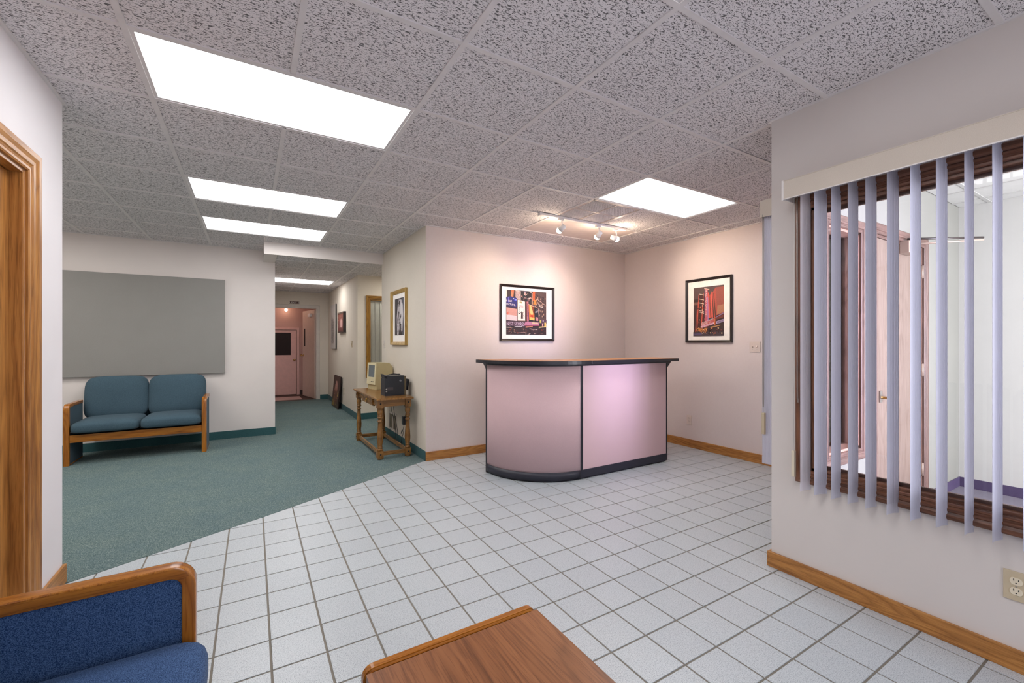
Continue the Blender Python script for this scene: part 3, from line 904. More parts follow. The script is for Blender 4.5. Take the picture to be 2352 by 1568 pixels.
# ------------------------------------------------------------------ track light with three heads
tr = thing('track_light', 'white ceiling track with three lit spotlights over the counter', 'track light', (3.02, 3.49, 2.53))
mesh('track', bx(-0.58, 0.58, -0.017, 0.017, 0.006, 0.0275, bevel=0.002), M['white_metal'], tr)
mesh('end_cap', bx(-0.60, -0.58, -0.019, 0.019, 0.0, 0.0275, bevel=0.002), M['tbar'], tr)
def head(dx, aim):
    h = mesh('spotlight_head', bx(dx - 0.03, dx + 0.03, -0.015, 0.015, -0.014, 0.006, bevel=0.003), M['white_metal'], tr)
    mesh('arm', tube([(dx + 0.012, 0, -0.012), (dx + 0.016, 0, -0.05), (dx + 0.008, 0, -0.085)], 0.006), M['white_metal'], h)
    d = Vector(aim).normalized()
    c = Vector((dx, 0, -0.10))
    bm = bmesh.new()
    lathe(bm, [(0.014, -0.055), (0.024, -0.05), (0.026, -0.02), (0.032, 0.012), (0.030, 0.012), (0.022, -0.012)], 0, 0, 18)
    q = Vector((0, 0, 1)).rotation_difference(d)
    bmesh.ops.transform(bm, matrix=Matrix.Translation(c) @ q.to_matrix().to_4x4(), verts=bm.verts)
    mesh('lamp_shell', bm, M['white_metal'], h, smooth=True)
    bm = bmesh.new(); bmesh.ops.create_uvsphere(bm, u_segments=16, v_segments=10, radius=0.031)
    bmesh.ops.transform(bm, matrix=Matrix.Translation(c + d * 0.016), verts=bm.verts)
    mesh('bulb', bm, M['bulb'], h, smooth=True)
    l = bpy.data.lights.new('spot_beam', 'SPOT'); l.energy = 30; l.color = (1.0, 0.80, 0.62)
    l.spot_size = math.radians(78); l.spot_blend = 1.0; l.shadow_soft_size = 0.03
    lo = bpy.data.objects.new('spot_beam', l); COL.objects.link(lo)
    lo.location = Vector(tr.location) + c + d * 0.045
    lo.rotation_euler = Vector((0, 0, -1)).rotation_difference(d).to_euler()
    # halogen lamps spill light backwards through the open shell onto the ceiling
    l2 = bpy.data.lights.new('spot_spill', 'POINT'); l2.energy = 2.2; l2.color = (1.0, 0.80, 0.62); l2.shadow_soft_size = 0.02
    lo2 = bpy.data.objects.new('spot_spill', l2); COL.objects.link(lo2); lo2.location = Vector(tr.location) + c + d * 0.05
    return h
head(-0.33, (-0.35, 1.0, -0.62))
head(0.17, (0.05, 1.0, -0.60))
head(0.42, (1.0, -0.35, -0.33))

# ------------------------------------------------------------------ settees
def cushion(w, d, h, ax, ay, n=14, skew=None):
    """rounded pad: cube-sphere pushed to a super-ellipsoid; ax rounds the broad outline, ay the thickness"""
    bm = bmesh.new()
    bmesh.ops.create_cube(bm, size=2.0)
    bmesh.ops.subdivide_edges(bm, edges=list(bm.edges), cuts=n, use_grid_fill=True)
    for v_ in bm.verts:
        p = v_.co
        # denser samples near the edges
        q = Vector([math.copysign(abs(c) ** 0.8, c) for c in p])
        s = ((abs(q.x) ** ax + abs(q.y) ** ax) ** (ay / ax) + abs(q.z) ** ay) ** (1 / ay)
        q = q / s
        v_.co = Vector((q.x * w / 2, q.y * d / 2, q.z * h / 2))
    return bm

def settee(label, loc, rz, cloth, name='settee'):
    t = thing(name, label, 'sofa', loc, rz)
    Wd, AT, AD, AH = 1.217, 0.047, 0.45, 0.64
    bt = 0.034; rr = 0.062
    for s in (-1, 1):
        x0, x1 = (s * Wd / 2, s * (Wd / 2 - AT)) if s < 0 else (Wd / 2 - AT, Wd / 2)
        # bent band: front post, rounded shoulder, top rail
        outer = [(0, 0), (0, AH - rr)] + [(rr - rr * math.cos(a), AH - rr + rr * math.sin(a)) for a in [PI / 2 * k / 8 for k in range(1, 9)]] + [(AD, AH)]
        ri = rr - bt
        inner = [(AD, AH - bt)] + [(rr - ri * math.cos(a), AH - rr + ri * math.sin(a)) for a in [PI / 2 * k / 8 for k in range(8, 0, -1)]] + [(bt, AH - rr), (bt, 0)]
        inn = inner[::-1]
        bm = bmesh.new(); secs = []
        for po, pi_ in zip(outer, inn):
            secs.append([bm.verts.new((xx, q[0], q[1])) for xx, q in ((x0, po), (x1, po), (x1, pi_), (x0, pi_))])
        for p, q in zip(secs, secs[1:]):
            zc = (p[0].co.z + q[0].co.z) / 2
            for k in range(4):
                f = bm.faces.new((p[k], p[(k + 1) % 4], q[(k + 1) % 4], q[k]))
                f.material_index = 0 if q[0].co.z < AH - rr * 0.35 else 1
        bm.faces.new(secs[0]).material_index = 0; bm.faces.new(secs[-1][::-1]).material_index = 1
        bmesh.ops.recalc_face_normals(bm, faces=bm.faces)
        es = [e for e in bm.edges if abs(e.verts[0].co.x - e.verts[1].co.x) < 1e-6 and any(abs(f.normal.x) > 0.9 for f in e.link_faces) and any(abs(f.normal.x) < 0.1 for f in e.link_faces)]
        bmesh.ops.bevel(bm, geom=es, offset=0.0055, segments=3, profile=0.5, affect='EDGES')
        for f in bm.faces: f.smooth = True
        for e in bm.edges:
            if len(e.link_faces) == 2 and e.calc_face_angle(0) > 0.5: e.smooth = False
        arm = mesh('arm_frame', bm, [M['settee_oak_z'], M['settee_oak_y']], t)
        mesh('arm_panel', bx(x0 + 0.005, x1 - 0.005, bt - 0.002, AD + 0.004, 0.012, AH - bt + 0.002), M[cloth], arm)
        mesh('arm_foot_rail', bx(x0 + 0.003, x1 - 0.003, bt, AD + 0.004, 0.0, 0.012), M['settee_oak_y'], arm)
    iw = Wd / 2 - AT
    mesh('front_rail', bx(-iw, iw, 0.012, 0.034, 0.237, 0.315, bevel=0.003), M['settee_oak_x'], t)
    mesh('seat_deck', bx(-iw, iw, 0.034, 0.60, 0.27, 0.312), M['black_soft'], t)
    mesh('back_frame', bx(-iw + .004, iw - .004, 0.585, 0.62, 0.16, 0.78, bevel=0.01), M[cloth], t)
    for s in (-1, 1):
        bm = cushion(iw - 0.002, 0.545, 0.165, 9, 3.2)
        for v_ in bm.verts:
            if v_.co.z < -0.045: v_.co.z = -0.045 + (v_.co.z + 0.045) * 0.3
        bmesh.ops.translate(bm, vec=(s * iw / 2, 0.235, 0.382), verts=bm.verts)
        sc = mesh('seat_cushion', bm, M[cloth], t, smooth=True)
        bm = bmesh.new()
        pth = [(s * iw / 2 + (iw / 2 - 0.014) * c, -0.018 + (0.02 if abs(c) == 1 else 0), 0.347) for c in (-1, -0.9, 0, 0.9, 1)]
        mesh('piping', tube(smooth_path(pth, 3), 0.0045, 6), M['black_soft'], sc)
        bm = cushion(iw + 0.012, 0.50, 0.16, 5, 2.6)
        M4 = Matrix.Translation((s * (iw / 2 + 0.003), 0.515, 0.645)) @ Matrix.Rotation(math.radians(79), 4, 'X')
        bmesh.ops.transform(bm, matrix=M4, verts=bm.verts)
        mesh('back_cushion', bm, M[cloth], t, smooth=True)
    return t
settee('slate blue two-seat settee with oak arms under the grey wall board', (-1.0425, 6.23, 0.0025), 0, 'settee_teal')
settee('navy blue settee with rounded oak arm in the bottom left corner', (-0.135, 1.003, 0.0), PI / 2, 'settee_navy')

# ------------------------------------------------------------------ end table in the foreground
et = thing('end_table', 'wood-grain topped low table with oak end rail, cut off by the bottom edge', 'table', (0.53, 0.93, 0))
def end_panel(y0, y1):
    w = 0.275; r = 0.03; hgt = 0.42
    pts = [(-w, 0), (-w, hgt - r)] + [(-w + r - r * math.cos(a), hgt - r + r * math.sin(a)) for a in [PI / 2 * k / 6 for k in range(1, 7)]]
    pts += [(w - r + r * math.sin(a), hgt - r + r * math.cos(a)) for a in [PI / 2 * k / 6 for k in range(0, 7)]] + [(w, 0)]
    bm = prism(pts, 'y', y0, y1)
    bmesh.ops.bevel(bm, geom=[e for e in bm.edges if abs(e.verts[0].co.y - e.verts[1].co.y) < 1e-6], offset=0.006, segments=3, affect='EDGES')
    return bm
mesh('end_panel', end_panel(0.243, 0.275), M['settee_oak_x'], et)
mesh('end_panel', end_panel(-0.275, -0.243), M['settee_oak_x'], et)
mesh('table_top', bx(-0.270, 0.270, -0.236, 0.236, 0.388, 0.418, bevel=0.002), M['laminate'], et)
mesh('groove_strip', bx(-0.266, 0.266, -0.243, 0.243, 0.375, 0.396), M['black'], et)
mesh('side_rail', bx(-0.266, -0.246, -0.243, 0.243, 0.30, 0.375), M['settee_oak_y'], et)
mesh('side_rail', bx(0.246, 0.266, -0.243, 0.243, 0.30, 0.375), M['settee_oak_y'], et)
mesh('lower_shelf', bx(-0.262, 0.262, -0.243, 0.243, 0.10, 0.12), M['laminate'], et)

# ------------------------------------------------------------------ reception counter
rc = thing('reception_counter', 'mauve fabric reception counter with curved end, black trim and wood top', 'counter', (2.66, 3.8, 0))
RR = 0.65
def arc_shell(r0, r1, z0, z1, a0, a1, n=28):
    bm = bmesh.new(); rows = []
    for k in range(n + 1):
        a = a0 + (a1 - a0) * k / n
        c, s = math.cos(a), math.sin(a)
        rows.append([bm.verts.new((r * c, r * s, z)) for r, z in ((r0, z0), (r1, z0), (r1, z1), (r0, z1))])
    for p, q in zip(rows, rows[1:]):
        for i in range(4):
            f = bm.faces.new((p[i], p[(i + 1) % 4], q[(i + 1) % 4], q[i]))
            f.smooth = i in (1, 3)
    bm.faces.new(rows[0]); bm.faces.new(rows[-1][::-1])
    return bm
A0, A1 = PI, 1.5 * PI
mesh('curved_panel', arc_shell(RR - 0.045, RR, 0.088, 1.066, A0, A1), M['counter_cloth'], rc)
k1 = mesh('base_plinth', arc_shell(RR - 0.05, RR + 0.006, 0.014, 0.088, A0, A1), M['kick'], rc)
mesh('base_foot', arc_shell(RR - 0.05, RR - 0.012, 0.0, 0.014, A0, A1), M['black'], k1)
mesh('top_rail', arc_shell(RR - 0.05, RR + 0.002, 1.066, 1.085, A0, A1), M['black'], rc)
mesh('flat_panel', bx(0.028, 1.196, -RR, -RR + 0.045, 0.088, 1.066), M['counter_cloth'], rc)
k2 = mesh('base_plinth', bx(0.0, 1.214, -RR - 0.006, -RR + 0.05, 0.014, 0.088, bevel=0.003), M['kick'], rc)
mesh('base_foot', bx(0.0, 1.20, -RR + 0.012, -RR + 0.05, 0.0, 0.014), M['black'], k2)
mesh('top_rail', bx(0.0, 1.214, -RR - 0.002, -RR + 0.05, 1.066, 1.085), M['black'], rc)
for x0, x1 in ((0.0, 0.028), (1.196, 1.214)):
    mesh('corner_post', bx(x0, x1, -RR - 0.004, -RR + 0.05, 0.088, 1.066, bevel=0.004), M['black'], rc)
mesh('corner_post', bx(-RR - 0.004, -RR + 0.05, 0.0, 0.022, 0.0, 1.085, bevel=0.004), M['black'], rc)
mesh('return_panel', bx(1.168, 1.214, -RR + 0.05, -0.05, 0.0, 1.085), M['counter_cloth'], rc)
# worktop: curved piece and straight piece, dark edge with wood laminate on top
RO, RI = RR + 0.072, RR - 0.30
def ring_poly(r0, r1, xe, back):
    n = 24
    o = [(r1 * math.cos(A0 + (A1 - A0) * k / n), r1 * math.sin(A0 + (A1 - A0) * k / n)) for k in range(n + 1)]
    i = [(r0 * math.cos(A0 + (A1 - A0) * k / n), r0 * math.sin(A0 + (A1 - A0) * k / n)) for k in range(n, -1, -1)]
    return [(-r1, back)] + o + [(xe, -r1), (xe, -r0)] + i + [(-r0, back)]
tp = mesh('worktop', prism(ring_poly(RI, RO, 0.075, 0.10), 'z', 1.085, 1.1165), M['black'], rc)
mesh('laminate_top', prism(ring_poly(RI + 0.012, RO - 0.014, 0.07, 0.09), 'z', 1.1165, 1.118), M['counter_top'], tp)
tp = mesh('worktop', bx(0.080, 1.325, -RO + 0.003, -RI, 1.085, 1.1165, bevel=0.004), M['black'], rc)
mesh('laminate_top', bx(0.092, 1.313, -RO + 0.017, -RI - 0.012, 1.1165, 1.118), M['counter_top'], tp)
mesh('shelf_bracket', prism([(1.214, 1.085), (1.30, 1.085), (1.214, 1.0)], 'y', -RR + 0.01, -RR + 0.02), M['black'], rc)
mesh('shelf_bracket', prism([(0.0, 1.085), (0.09, 1.085), (0.0, 1.0)], 'x', -RR + 0.0, -RR + 0.01), M['black'], rc)
mesh('work_surface', bx(-0.10, 1.165, -RR + 0.06, -0.12, 0.71, 0.74), M['counter_top'], rc)

# ------------------------------------------------------------------ grey wall board
tag(mesh('tack_board', bx(-1.85, 0, -0.045, -0.002, 0, 1.232, bevel=0.004), M['board'], None, (-0.281, YF, 0.884)),
    'large grey fabric tack board on the far wall above the settee', 'wall board')

# ------------------------------------------------------------------ console table with turned legs
ct = thing('console_table', 'oak console table with turned legs beside the hall wall', 'table', (1.38, 5.36, 0.0025))
def turned_leg():
    bm = bmesh.new(); b = 0.033
    box(bm, -b, b, -b, b, 0.022, 0.096); box(bm, -b, b, -b, b, 0.562, 0.652)
    prof = [(0.026, 0), (0.030, 0.004), (0.031, 0.012), (0.026, 0.022)]
    lathe(bm, prof, 0, 0, 18)
    p2 = [(0.024, 0.094), (0.031, 0.102), (0.031, 0.112), (0.022, 0.118), (0.024, 0.126), (0.030, 0.132), (0.024, 0.140), (0.025, 0.150), (0.031, 0.19), (0.032, 0.225),
          (0.029, 0.27), (0.024, 0.33), (0.022, 0.385), (0.021, 0.41), (0.028, 0.415), (0.028, 0.422), (0.021, 0.427), (0.021, 0.450), (0.029, 0.455), (0.030, 0.463),
          (0.023, 0.468), (0.022, 0.472), (0.029, 0.477), (0.022, 0.483), (0.026, 0.495), (0.031, 0.515), (0.031, 0.53), (0.024, 0.546), (0.030, 0.552), (0.030, 0.560), (0.022, 0.564)]
    lathe(bm, p2, 0, 0, 18)
    return bm
leg_me = None
LX, LY = 0.155, 0.533
for sx in (-1, 1):
    for sy in (-1, 1):
        if leg_me is None:
            o = mesh('leg', turned_leg(), M['pine_z'], ct, (sx * LX, sy * LY, 0)); leg_me = o.data
        else:
            o = inst('leg', leg_me, ct, (sx * LX, sy * LY, 0))
        for z in (0.058, 0.612):
            bm = bmesh.new()
            if sy < 0: lathe(bm, [(0.009, -0.0335), (0.009, -0.036), (0.003, -0.038)], 0, z, 8, 'y')
            else: lathe(bm, [(0.009, -0.0335), (0.009, -0.036), (0.003, -0.038)], 0, z, 8, 'x')
            mesh('peg', bm, M['dark_hole'], o)
mesh('table_top', bx(-0.205, 0.200, -0.62, 0.64, 0.652, 0.675, bevel=0.006), M['pine_y'], ct)
for s in (-1, 1):
    mesh('end_apron', bx(-LX + .03, LX - .03, s * LY - 0.012, s * LY + 0.012, 0.575, 0.652), M['pine_x'], ct)
    mesh('stretcher', bx(-LX + .03, LX - .03, s * LY - 0.012, s * LY + 0.012, 0.04, 0.082, bevel=0.003), M['pine_x'], ct)
    mesh('stretcher', bx(s * LX - 0.012, s * LX + 0.012, -LY + .03, LY - .03, 0.04, 0.082, bevel=0.003), M['pine_y'], ct)
mesh('rear_apron', bx(LX - 0.012, LX + 0.012, -LY + .03, LY - .03, 0.575, 0.652), M['pine_y'], ct)
pts = [(-LY + .033, 0.652), (-LY + .033, 0.60), (-LY + .07, 0.585), (-0.30, 0.575), (-0.28, 0.555), (0.28, 0.555), (0.30, 0.575), (LY - .07, 0.585), (LY - .033, 0.60), (LY - .033, 0.652)]
mesh('front_apron', prism(pts, 'x', -LX - 0.010, -LX + 0.010), M['pine_y'], ct)
dr = mesh('drawer', bx(-LX - 0.022, -LX - 0.010, -0.27, 0.27, 0.562, 0.640, bevel=0.004), M['pine_y'], ct)
bm = bmesh.new(); lathe(bm, [(0.018, -LX - 0.022), (0.018, -LX - 0.026), (0.006, -LX - 0.03)], 0, 0.605, 12, 'x')
mesh('ring_pull', bm, M['brass'], dr)
bm = tube([(-LX - 0.034, 0.020 * math.cos(a), 0.593 + 0.020 * math.sin(a)) for a in [2 * PI * k / 16 for k in range(17)]], 0.003, 6)
mesh('pull_ring', bm, M['brass'], dr)

# ------------------------------------------------------------------ vintage computer
TZ = 0.6775
th = math.radians(-78)
cw, cd = 0.244, 0.25
cpos = Vector((1.375, 5.665, 0)) - Matrix.Rotation(th, 3, 'Z') @ Vector((cw / 2, -cd / 2, 0))
pc = thing('computer', 'vintage beige all-in-one computer with small grey screen on the console table', 'computer', (cpos.x, cpos.y, TZ), th)
side = [(-0.105, 0.0), (0.125, 0.0), (0.13, 0.012), (0.125, 0.285), (0.075, 0.343), (-0.095, 0.345), (-0.10, 0.345), (-0.118, 0.062), (-0.105, 0.055)]
mesh('case', prism(side, 'x', -cw / 2, cw / 2, 0.004), M['beige_side'], pc)
def fy(z): return -0.118 + (z - 0.062) * (0.018 / 0.283)
def front_quad(x0, x1, z0, z1, off, depth=0.004):
    bm = bmesh.new()
    vs_ = []
    for d_ in (off, off + depth):
        vs_ += [bm.verts.new((x0, fy(z0) - d_, z0)), bm.verts.new((x1, fy(z0) - d_, z0)), bm.verts.new((x1, fy(z1) - d_, z1)), bm.verts.new((x0, fy(z1) - d_, z1))]
    for f in ((0, 1, 2, 3), (4, 7, 6, 5), (0, 4, 5, 1), (1, 5, 6, 2), (2, 6, 7, 3), (3, 7, 4, 0)):
        bm.faces.new([vs_[i] for i in f])
    return bm
fr = bmesh.new()
for q in ((-0.119, -0.088, 0.066, 0.342), (0.088, 0.119, 0.066, 0.342), (-0.088, 0.088, 0.315, 0.342), (-0.088, 0.088, 0.066, 0.160)):
    t_ = front_quad(*q, 0.0, 0.008); me = bpy.data.meshes.new('t'); t_.to_mesh(me); t_.free(); fr.from_mesh(me); bpy.data.meshes.remove(me)
fp = mesh('front_bezel', fr, M['beige'], pc)
mesh('screen', front_quad(-0.088, 0.088, 0.160, 0.315, 0.0, 0.002), M['screen'], pc)
mesh('disk_slot', front_quad(0.0, 0.085, 0.098, 0.106, 0.008, 0.001), M['dark_hole'], fp)
for k in range(4):
    mesh('front_groove', front_quad(-0.112, 0.112, 0.120 + k * 0.008, 0.1215 + k * 0.008, 0.008, 0.0008), M['beige_side'], fp)
mesh('base_plinth', bx(-cw / 2 + .012, cw / 2 - .012, -0.104, 0.12, 0.0, 0.05), M['beige'], pc)

# ------------------------------------------------------------------ old box camera
bc = thing('box_camera', 'black leather-covered antique box camera on the console table end', 'camera', (1.44, 4.96, TZ))
bm = prism([(-0.125, 0.006), (0.098, 0.006), (0.098, 0.225), (-0.098, 0.225), (-0.098, 0.193), (-0.125, 0.193)], 'y', 0.0, 0.17, 0.003)
mesh('body', bm, M['black_soft'], bc)
mesh('base_edge', bx(-0.128, 0.100, -0.002, 0.172, 0.0, 0.006), M['black'], bc)
mesh('front_standard', bx(0.098, 0.118, -0.004, 0.174, 0.0, 0.222, bevel=0.002), plain('worn_brass_edge', lin(96, 84, 62), 0.5, 0.4), bc)
mesh('lens_board', bx(0.118, 0.138, 0.03, 0.14, 0.05, 0.185, bevel=0.003), M['black'], bc)
bm = bmesh.new(); lathe(bm, [(0.042, 0.138), (0.042, 0.160), (0.036, 0.162), (0.036, 0.15)], 0.085, 0.115, 20, 'x')
mesh('lens', bm, M['black'], bc, smooth=True)
o = mesh('front_flap', bx(0.0, 0.005, 0.02, 0.15, 0.0, 0.13), M['black_soft'], bc, (0.144, 0, 0.05)); o.rotation_euler = (0, math.radians(8), 0)
o = mesh('viewing_hood', bx(-0.004, 0.0, 0.02, 0.15, 0.0, 0.055), M['black'], bc, (-0.118, 0, 0.193)); o.rotation_euler = (0, math.radians(-14), 0)
mesh('carry_handle', tube(smooth_path([(-0.08, 0.085, 0.226), (-0.05, 0.085, 0.236), (0.0, 0.085, 0.242), (0.05, 0.085, 0.236), (0.085, 0.085, 0.226)], 5), 0.006, 8), M['black_soft'], bc)
mesh('top_catch', bx(0.05, 0.062, 0.06, 0.08, 0.225, 0.245), M['black'], bc)
mesh('top_plate', bx(-0.098, 0.098, 0.004, 0.166, 0.225, 0.228), plain('grey_top', lin(96, 94, 90), 0.6), bc)  # plate in a lighter grey than the body
mesh('name_plate', bx(-0.105, -0.03, -0.0015, 0.0, 0.062, 0.098), plain('dull_plate', lin(64, 58, 62), 0.6), bc)
bm = bmesh.new(); lathe(bm, [(0.012, 0.0), (0.012, -0.004), (0.008, -0.007)], 0.052, 0.167, 14, 'y')
mesh('round_button', bm, plain('button_grey', lin(110, 112, 118), 0.4), bc)
for z in (0.05, 0.075):
    bm = bmesh.new(); lathe(bm, [(0.009, 0.0), (0.009, -0.006), (0.005, -0.008)], -0.108, z, 12, 'y')
    mesh('side_knob', bm, M['steel'], bc)

# ------------------------------------------------------------------ framed pictures
PROF_B = [(0, 0.0), (0, 0.010), (0.004, 0.014), (0.010, 0.018), (0.018, 0.022), (0.026, 0.026), (0.028, 0.024), (0.028, 0.0)]
def framed(name, label, loc, rz, w, h, fw, depth, fmat, iw, ih, ix, iz, polys, dz=0.0):
    t = thing(name, label, 'picture', loc, rz)
    s = fw / 0.028; k = depth / 0.026
    path = [(-w / 2 + fw, fw), (w / 2 - fw, fw), (w / 2 - fw, h - fw), (-w / 2 + fw, h - fw)]
    bm = bmesh.new(); sweep(bm, path, [(u * s, v * k) for u, v in PROF_B], lambda a, z, v: (a, -v, z), True)
    mesh('frame', bm, fmat, t)
    mesh('mat_board', bx(-w / 2 + fw - .002, w / 2 - fw + .002, -0.006, 0.0, fw - .002, h - fw + .002), M['mat_white'], t)
    pr = colour_mesh('print', [([(ix + p[0] * iw, iz + p[1] * ih) for p in pts], c) for pts, c in polys], M['print'], t)
    pr.location = (0, -0.0065, 0)
    return t

def C(r, g, b): return tuple(v / 255 for v in (r, g, b))
def city_print():
    rnd = random.Random(3); P = []
    a = lambda pts, c: P.append((pts, C(*c)))
    a(R(0, 0, 1, 1), (52, 38, 40))
    # office tower at upper right with window rows
    a([(0.66, 0.30), (1, 0.30), (1, 0.985), (0.62, 1.0)], (88, 66, 62))
    for r in range(9):
        for c in range(8):
            x = 0.70 + c * 0.037; z = 0.95 - r * 0.055 - c * 0.012
            a(R(x, z - 0.035, x + 0.016, z), (46, 34, 36) if rnd.random() < .8 else (196, 160, 130))
    a([(0.77, 0.83), (0.97, 0.70), (0.97, 0.69), (0.77, 0.815)], (224, 190, 170))
    a([(0.79, 0.73), (0.93, 0.66), (0.93, 0.65), (0.79, 0.715)], (224, 190, 170))
    for i in range(3): a(R(0.81 + i * .035, 0.655 - i * .015, 0.83 + i * .035, 0.685 - i * .015), (250, 236, 220))
    # top left figures
    a(R(0.0, 0.80, 0.22, 1), (56, 40, 38)); a(R(0.0, 0.84, 0.02, 1), (240, 220, 205))
    a([(0.12, 0.82), (0.17, 0.84), (0.19, 1), (0.11, 1)], (208, 112, 72)); a([(0.10, 0.83), (0.14, 0.82), (0.16, 0.93), (0.13, 0.95)], (226, 134, 92))
    a([(0.22, 0.84), (0.35, 0.77), (0.35, 0.985), (0.22, 1)], (206, 180, 170))
    for i in range(6): a([(0.22, 0.86 + i * .022), (0.34, 0.79 + i * .03), (0.34, 0.80 + i * .03), (0.22, 0.872 + i * .022)], (150, 112, 110))
    # dark poster top middle
    a(R(0.35, 0.77, 0.64, 0.985), (32, 26, 30))
    for i in range(26):
        x, z = 0.36 + rnd.random() * .25, 0.78 + rnd.random() * .19; s = .012 + rnd.random() * .03
        a(R(x, z, x + s, z + s * .8), rnd.choice([(200, 150, 140), (120, 84, 84), (232, 205, 196), (96, 70, 110), (150, 110, 90)]))
    a([(0.62, 0.70), (0.645, 0.70), (0.64, 0.96), (0.62, 0.97)], (234, 176, 142)); a([(0.56, 1), (0.58, 1), (0.645, 0.95), (0.63, 0.94)], (226, 196, 180))
    a([(0.65, 0.78), (0.70, 0.80), (0.71, 1), (0.65, 1)], (214, 98, 50)); a([(0.66, 0.70), (0.74, 0.70), (0.74, 0.80), (0.68, 0.81)], (228, 140, 60))
    # blue billboard with words, pale screen below
    a([(0, 0.605), (0.255, 0.575), (0.255, 0.82), (0.10, 0.86), (0, 0.83)], (34, 36, 110)); a([(0, 0.605), (0.255, 0.575), (0.255, 0.625), (0, 0.65)], (52, 34, 66))
    a([(0.18, 0.77), (0.25, 0.75), (0.25, 0.80), (0.2, 0.82)], (40, 58, 190))
    a(R(0.165, 0.795, 0.185, 0.815), (240, 236, 250)); a(R(0.225, 0.775, 0.24, 0.79), (240, 236, 250)); a(R(0.045, 0.72, 0.055, 0.83), (120, 110, 230))
    P.extend([(p, C(238, 224, 232)) for p, _ in text_polys('e can', -0.005, 0.735, 0.085, (1, 1, 1), 0, 0, 0.80, -0.03)])
    P.extend([(p, C(238, 224, 232)) for p, _ in text_polys('ructure.', 0.0, 0.665, 0.085, (1, 1, 1), 0, 0, 0.80, -0.10)])
    a([(0, 0.315), (0.25, 0.305), (0.25, 0.575), (0, 0.605)], (206, 150, 138)); a([(0, 0.315), (0.25, 0.305), (0.25, 0.42), (0, 0.45)], (232, 204, 206)); a(R(0.02, 0.44, 0.05, 0.5), (222, 110, 92))
    # tall cream poster with lettering specks and a dark figure
    a([(0.265, 0.31), (0.46, 0.31), (0.455, 0.76), (0.265, 0.80)], (150, 120, 112)); a([(0.272, 0.325), (0.45, 0.325), (0.446, 0.75), (0.272, 0.785)], (246, 236, 222))
    a([(0.31, 0.715), (0.385, 0.705), (0.385, 0.745), (0.32, 0.755)], (176, 160, 110)); a([(0.33, 0.62), (0.41, 0.60), (0.41, 0.655), (0.33, 0.67)], (214, 192, 190))
    a([(0.35, 0.36), (0.40, 0.36), (0.40, 0.50), (0.38, 0.52), (0.355, 0.50)], (66, 48, 42))
    a([(0.285, 0.48), (0.31, 0.465), (0.36, 0.505), (0.39, 0.53), (0.37, 0.53), (0.315, 0.485), (0.29, 0.51)], (40, 30, 30))
    for i in range(5): a(R(0.296 + (i % 2) * .008, 0.52 + i * .03, 0.312 + (i % 2) * .01, 0.538 + i * .03), (58, 46, 44))
    for i in range(7): a(R(0.412 + (i % 2) * .006, 0.37 + i * .03, 0.428 + (i % 2) * .006, 0.388 + i * .03), (66, 50, 48))
    # narrow neon column
    a([(0.475, 0.31), (0.50, 0.31), (0.50, 0.75), (0.475, 0.74)], (86, 36, 30)); a([(0.50, 0.31), (0.545, 0.31), (0.535, 0.76), (0.49, 0.755)], (190, 116, 124))
    for i in range(14): a(R(0.495, 0.42 + i * .023, 0.515, 0.432 + i * .023), (90, 44, 54))
    a(R(0.525, 0.31, 0.535, 0.52), (60, 50, 130))
    # orange face poster, dark poster
    a([(0.555, 0.345), (0.69, 0.335), (0.675, 0.66), (0.54, 0.70)], (214, 120, 56)); a([(0.56, 0.68), (0.60, 0.67), (0.66, 0.50), (0.62, 0.44), (0.57, 0.52)], (248, 196, 120))
    a([(0.61, 0.665), (0.675, 0.645), (0.68, 0.48), (0.655, 0.49)], (132, 62, 30)); a([(0.57, 0.42), (0.65, 0.40), (0.66, 0.45), (0.60, 0.46)], (196, 60, 36)); a([(0.565, 0.345), (0.69, 0.335), (0.69, 0.39), (0.565, 0.41)], (226, 190, 96))
    a([(0.535, 0.705), (0.78, 0.62), (0.785, 0.608), (0.535, 0.69)], (228, 178, 150))
    a([(0.695, 0.30), (0.80, 0.29), (0.775, 0.61), (0.69, 0.64)], (34, 28, 36))
    for i in range(12):
        x, z = 0.705 + rnd.random() * .06, 0.44 + rnd.random() * .15; a([(x, z), (x + .025, z + .008), (x + .022, z + .02), (x - .004, z + .012)], (150, 140, 146))
    a([(0.715, 0.33), (0.785, 0.325), (0.78, 0.40), (0.71, 0.415)], (190, 128, 128)); a([(0.78, 0.61), (0.79, 0.60), (0.82, 0.28), (0.81, 0.28)], (222, 180, 166))
    # lit shop front at the right
    a(R(0.81, 0.26, 1.0, 0.36), (86, 62, 82)); a(R(0.82, 0.28, 0.86, 0.35), (196, 190, 90)); a(R(0.90, 0.31, 0.92, 0.345), (236, 220, 240)); a(R(0.94, 0.20, 0.985, 0.29), (232, 196, 110)); a(R(0.88, 0.20, 0.915, 0.27), (220, 160, 160))
    a([(0.80, 0.165), (1, 0.185), (1, 0.205), (0.80, 0.19)], (238, 206, 140))
    # marquee with big letters
    a([(0, 0.195), (0.44, 0.185), (0.46, 0.285), (0, 0.31)], (84, 58, 74))
    P.extend([(p, C(222, 198, 222)) for p, _ in text_polys('NEST SCORES', 0.0, 0.205, 0.118, (1, 1, 1), 0, 0, 0.60, -0.02)])
    a([(0, 0.31), (0.44, 0.285), (0.44, 0.298), (0, 0.325)], (56, 30, 42))
    a([(0.19, 0.175), (0.36, 0.175), (0.38, 0.19), (0.19, 0.185)], (246, 240, 240)); a(R(0, 0.155, 0.10, 0.172), (232, 214, 206))
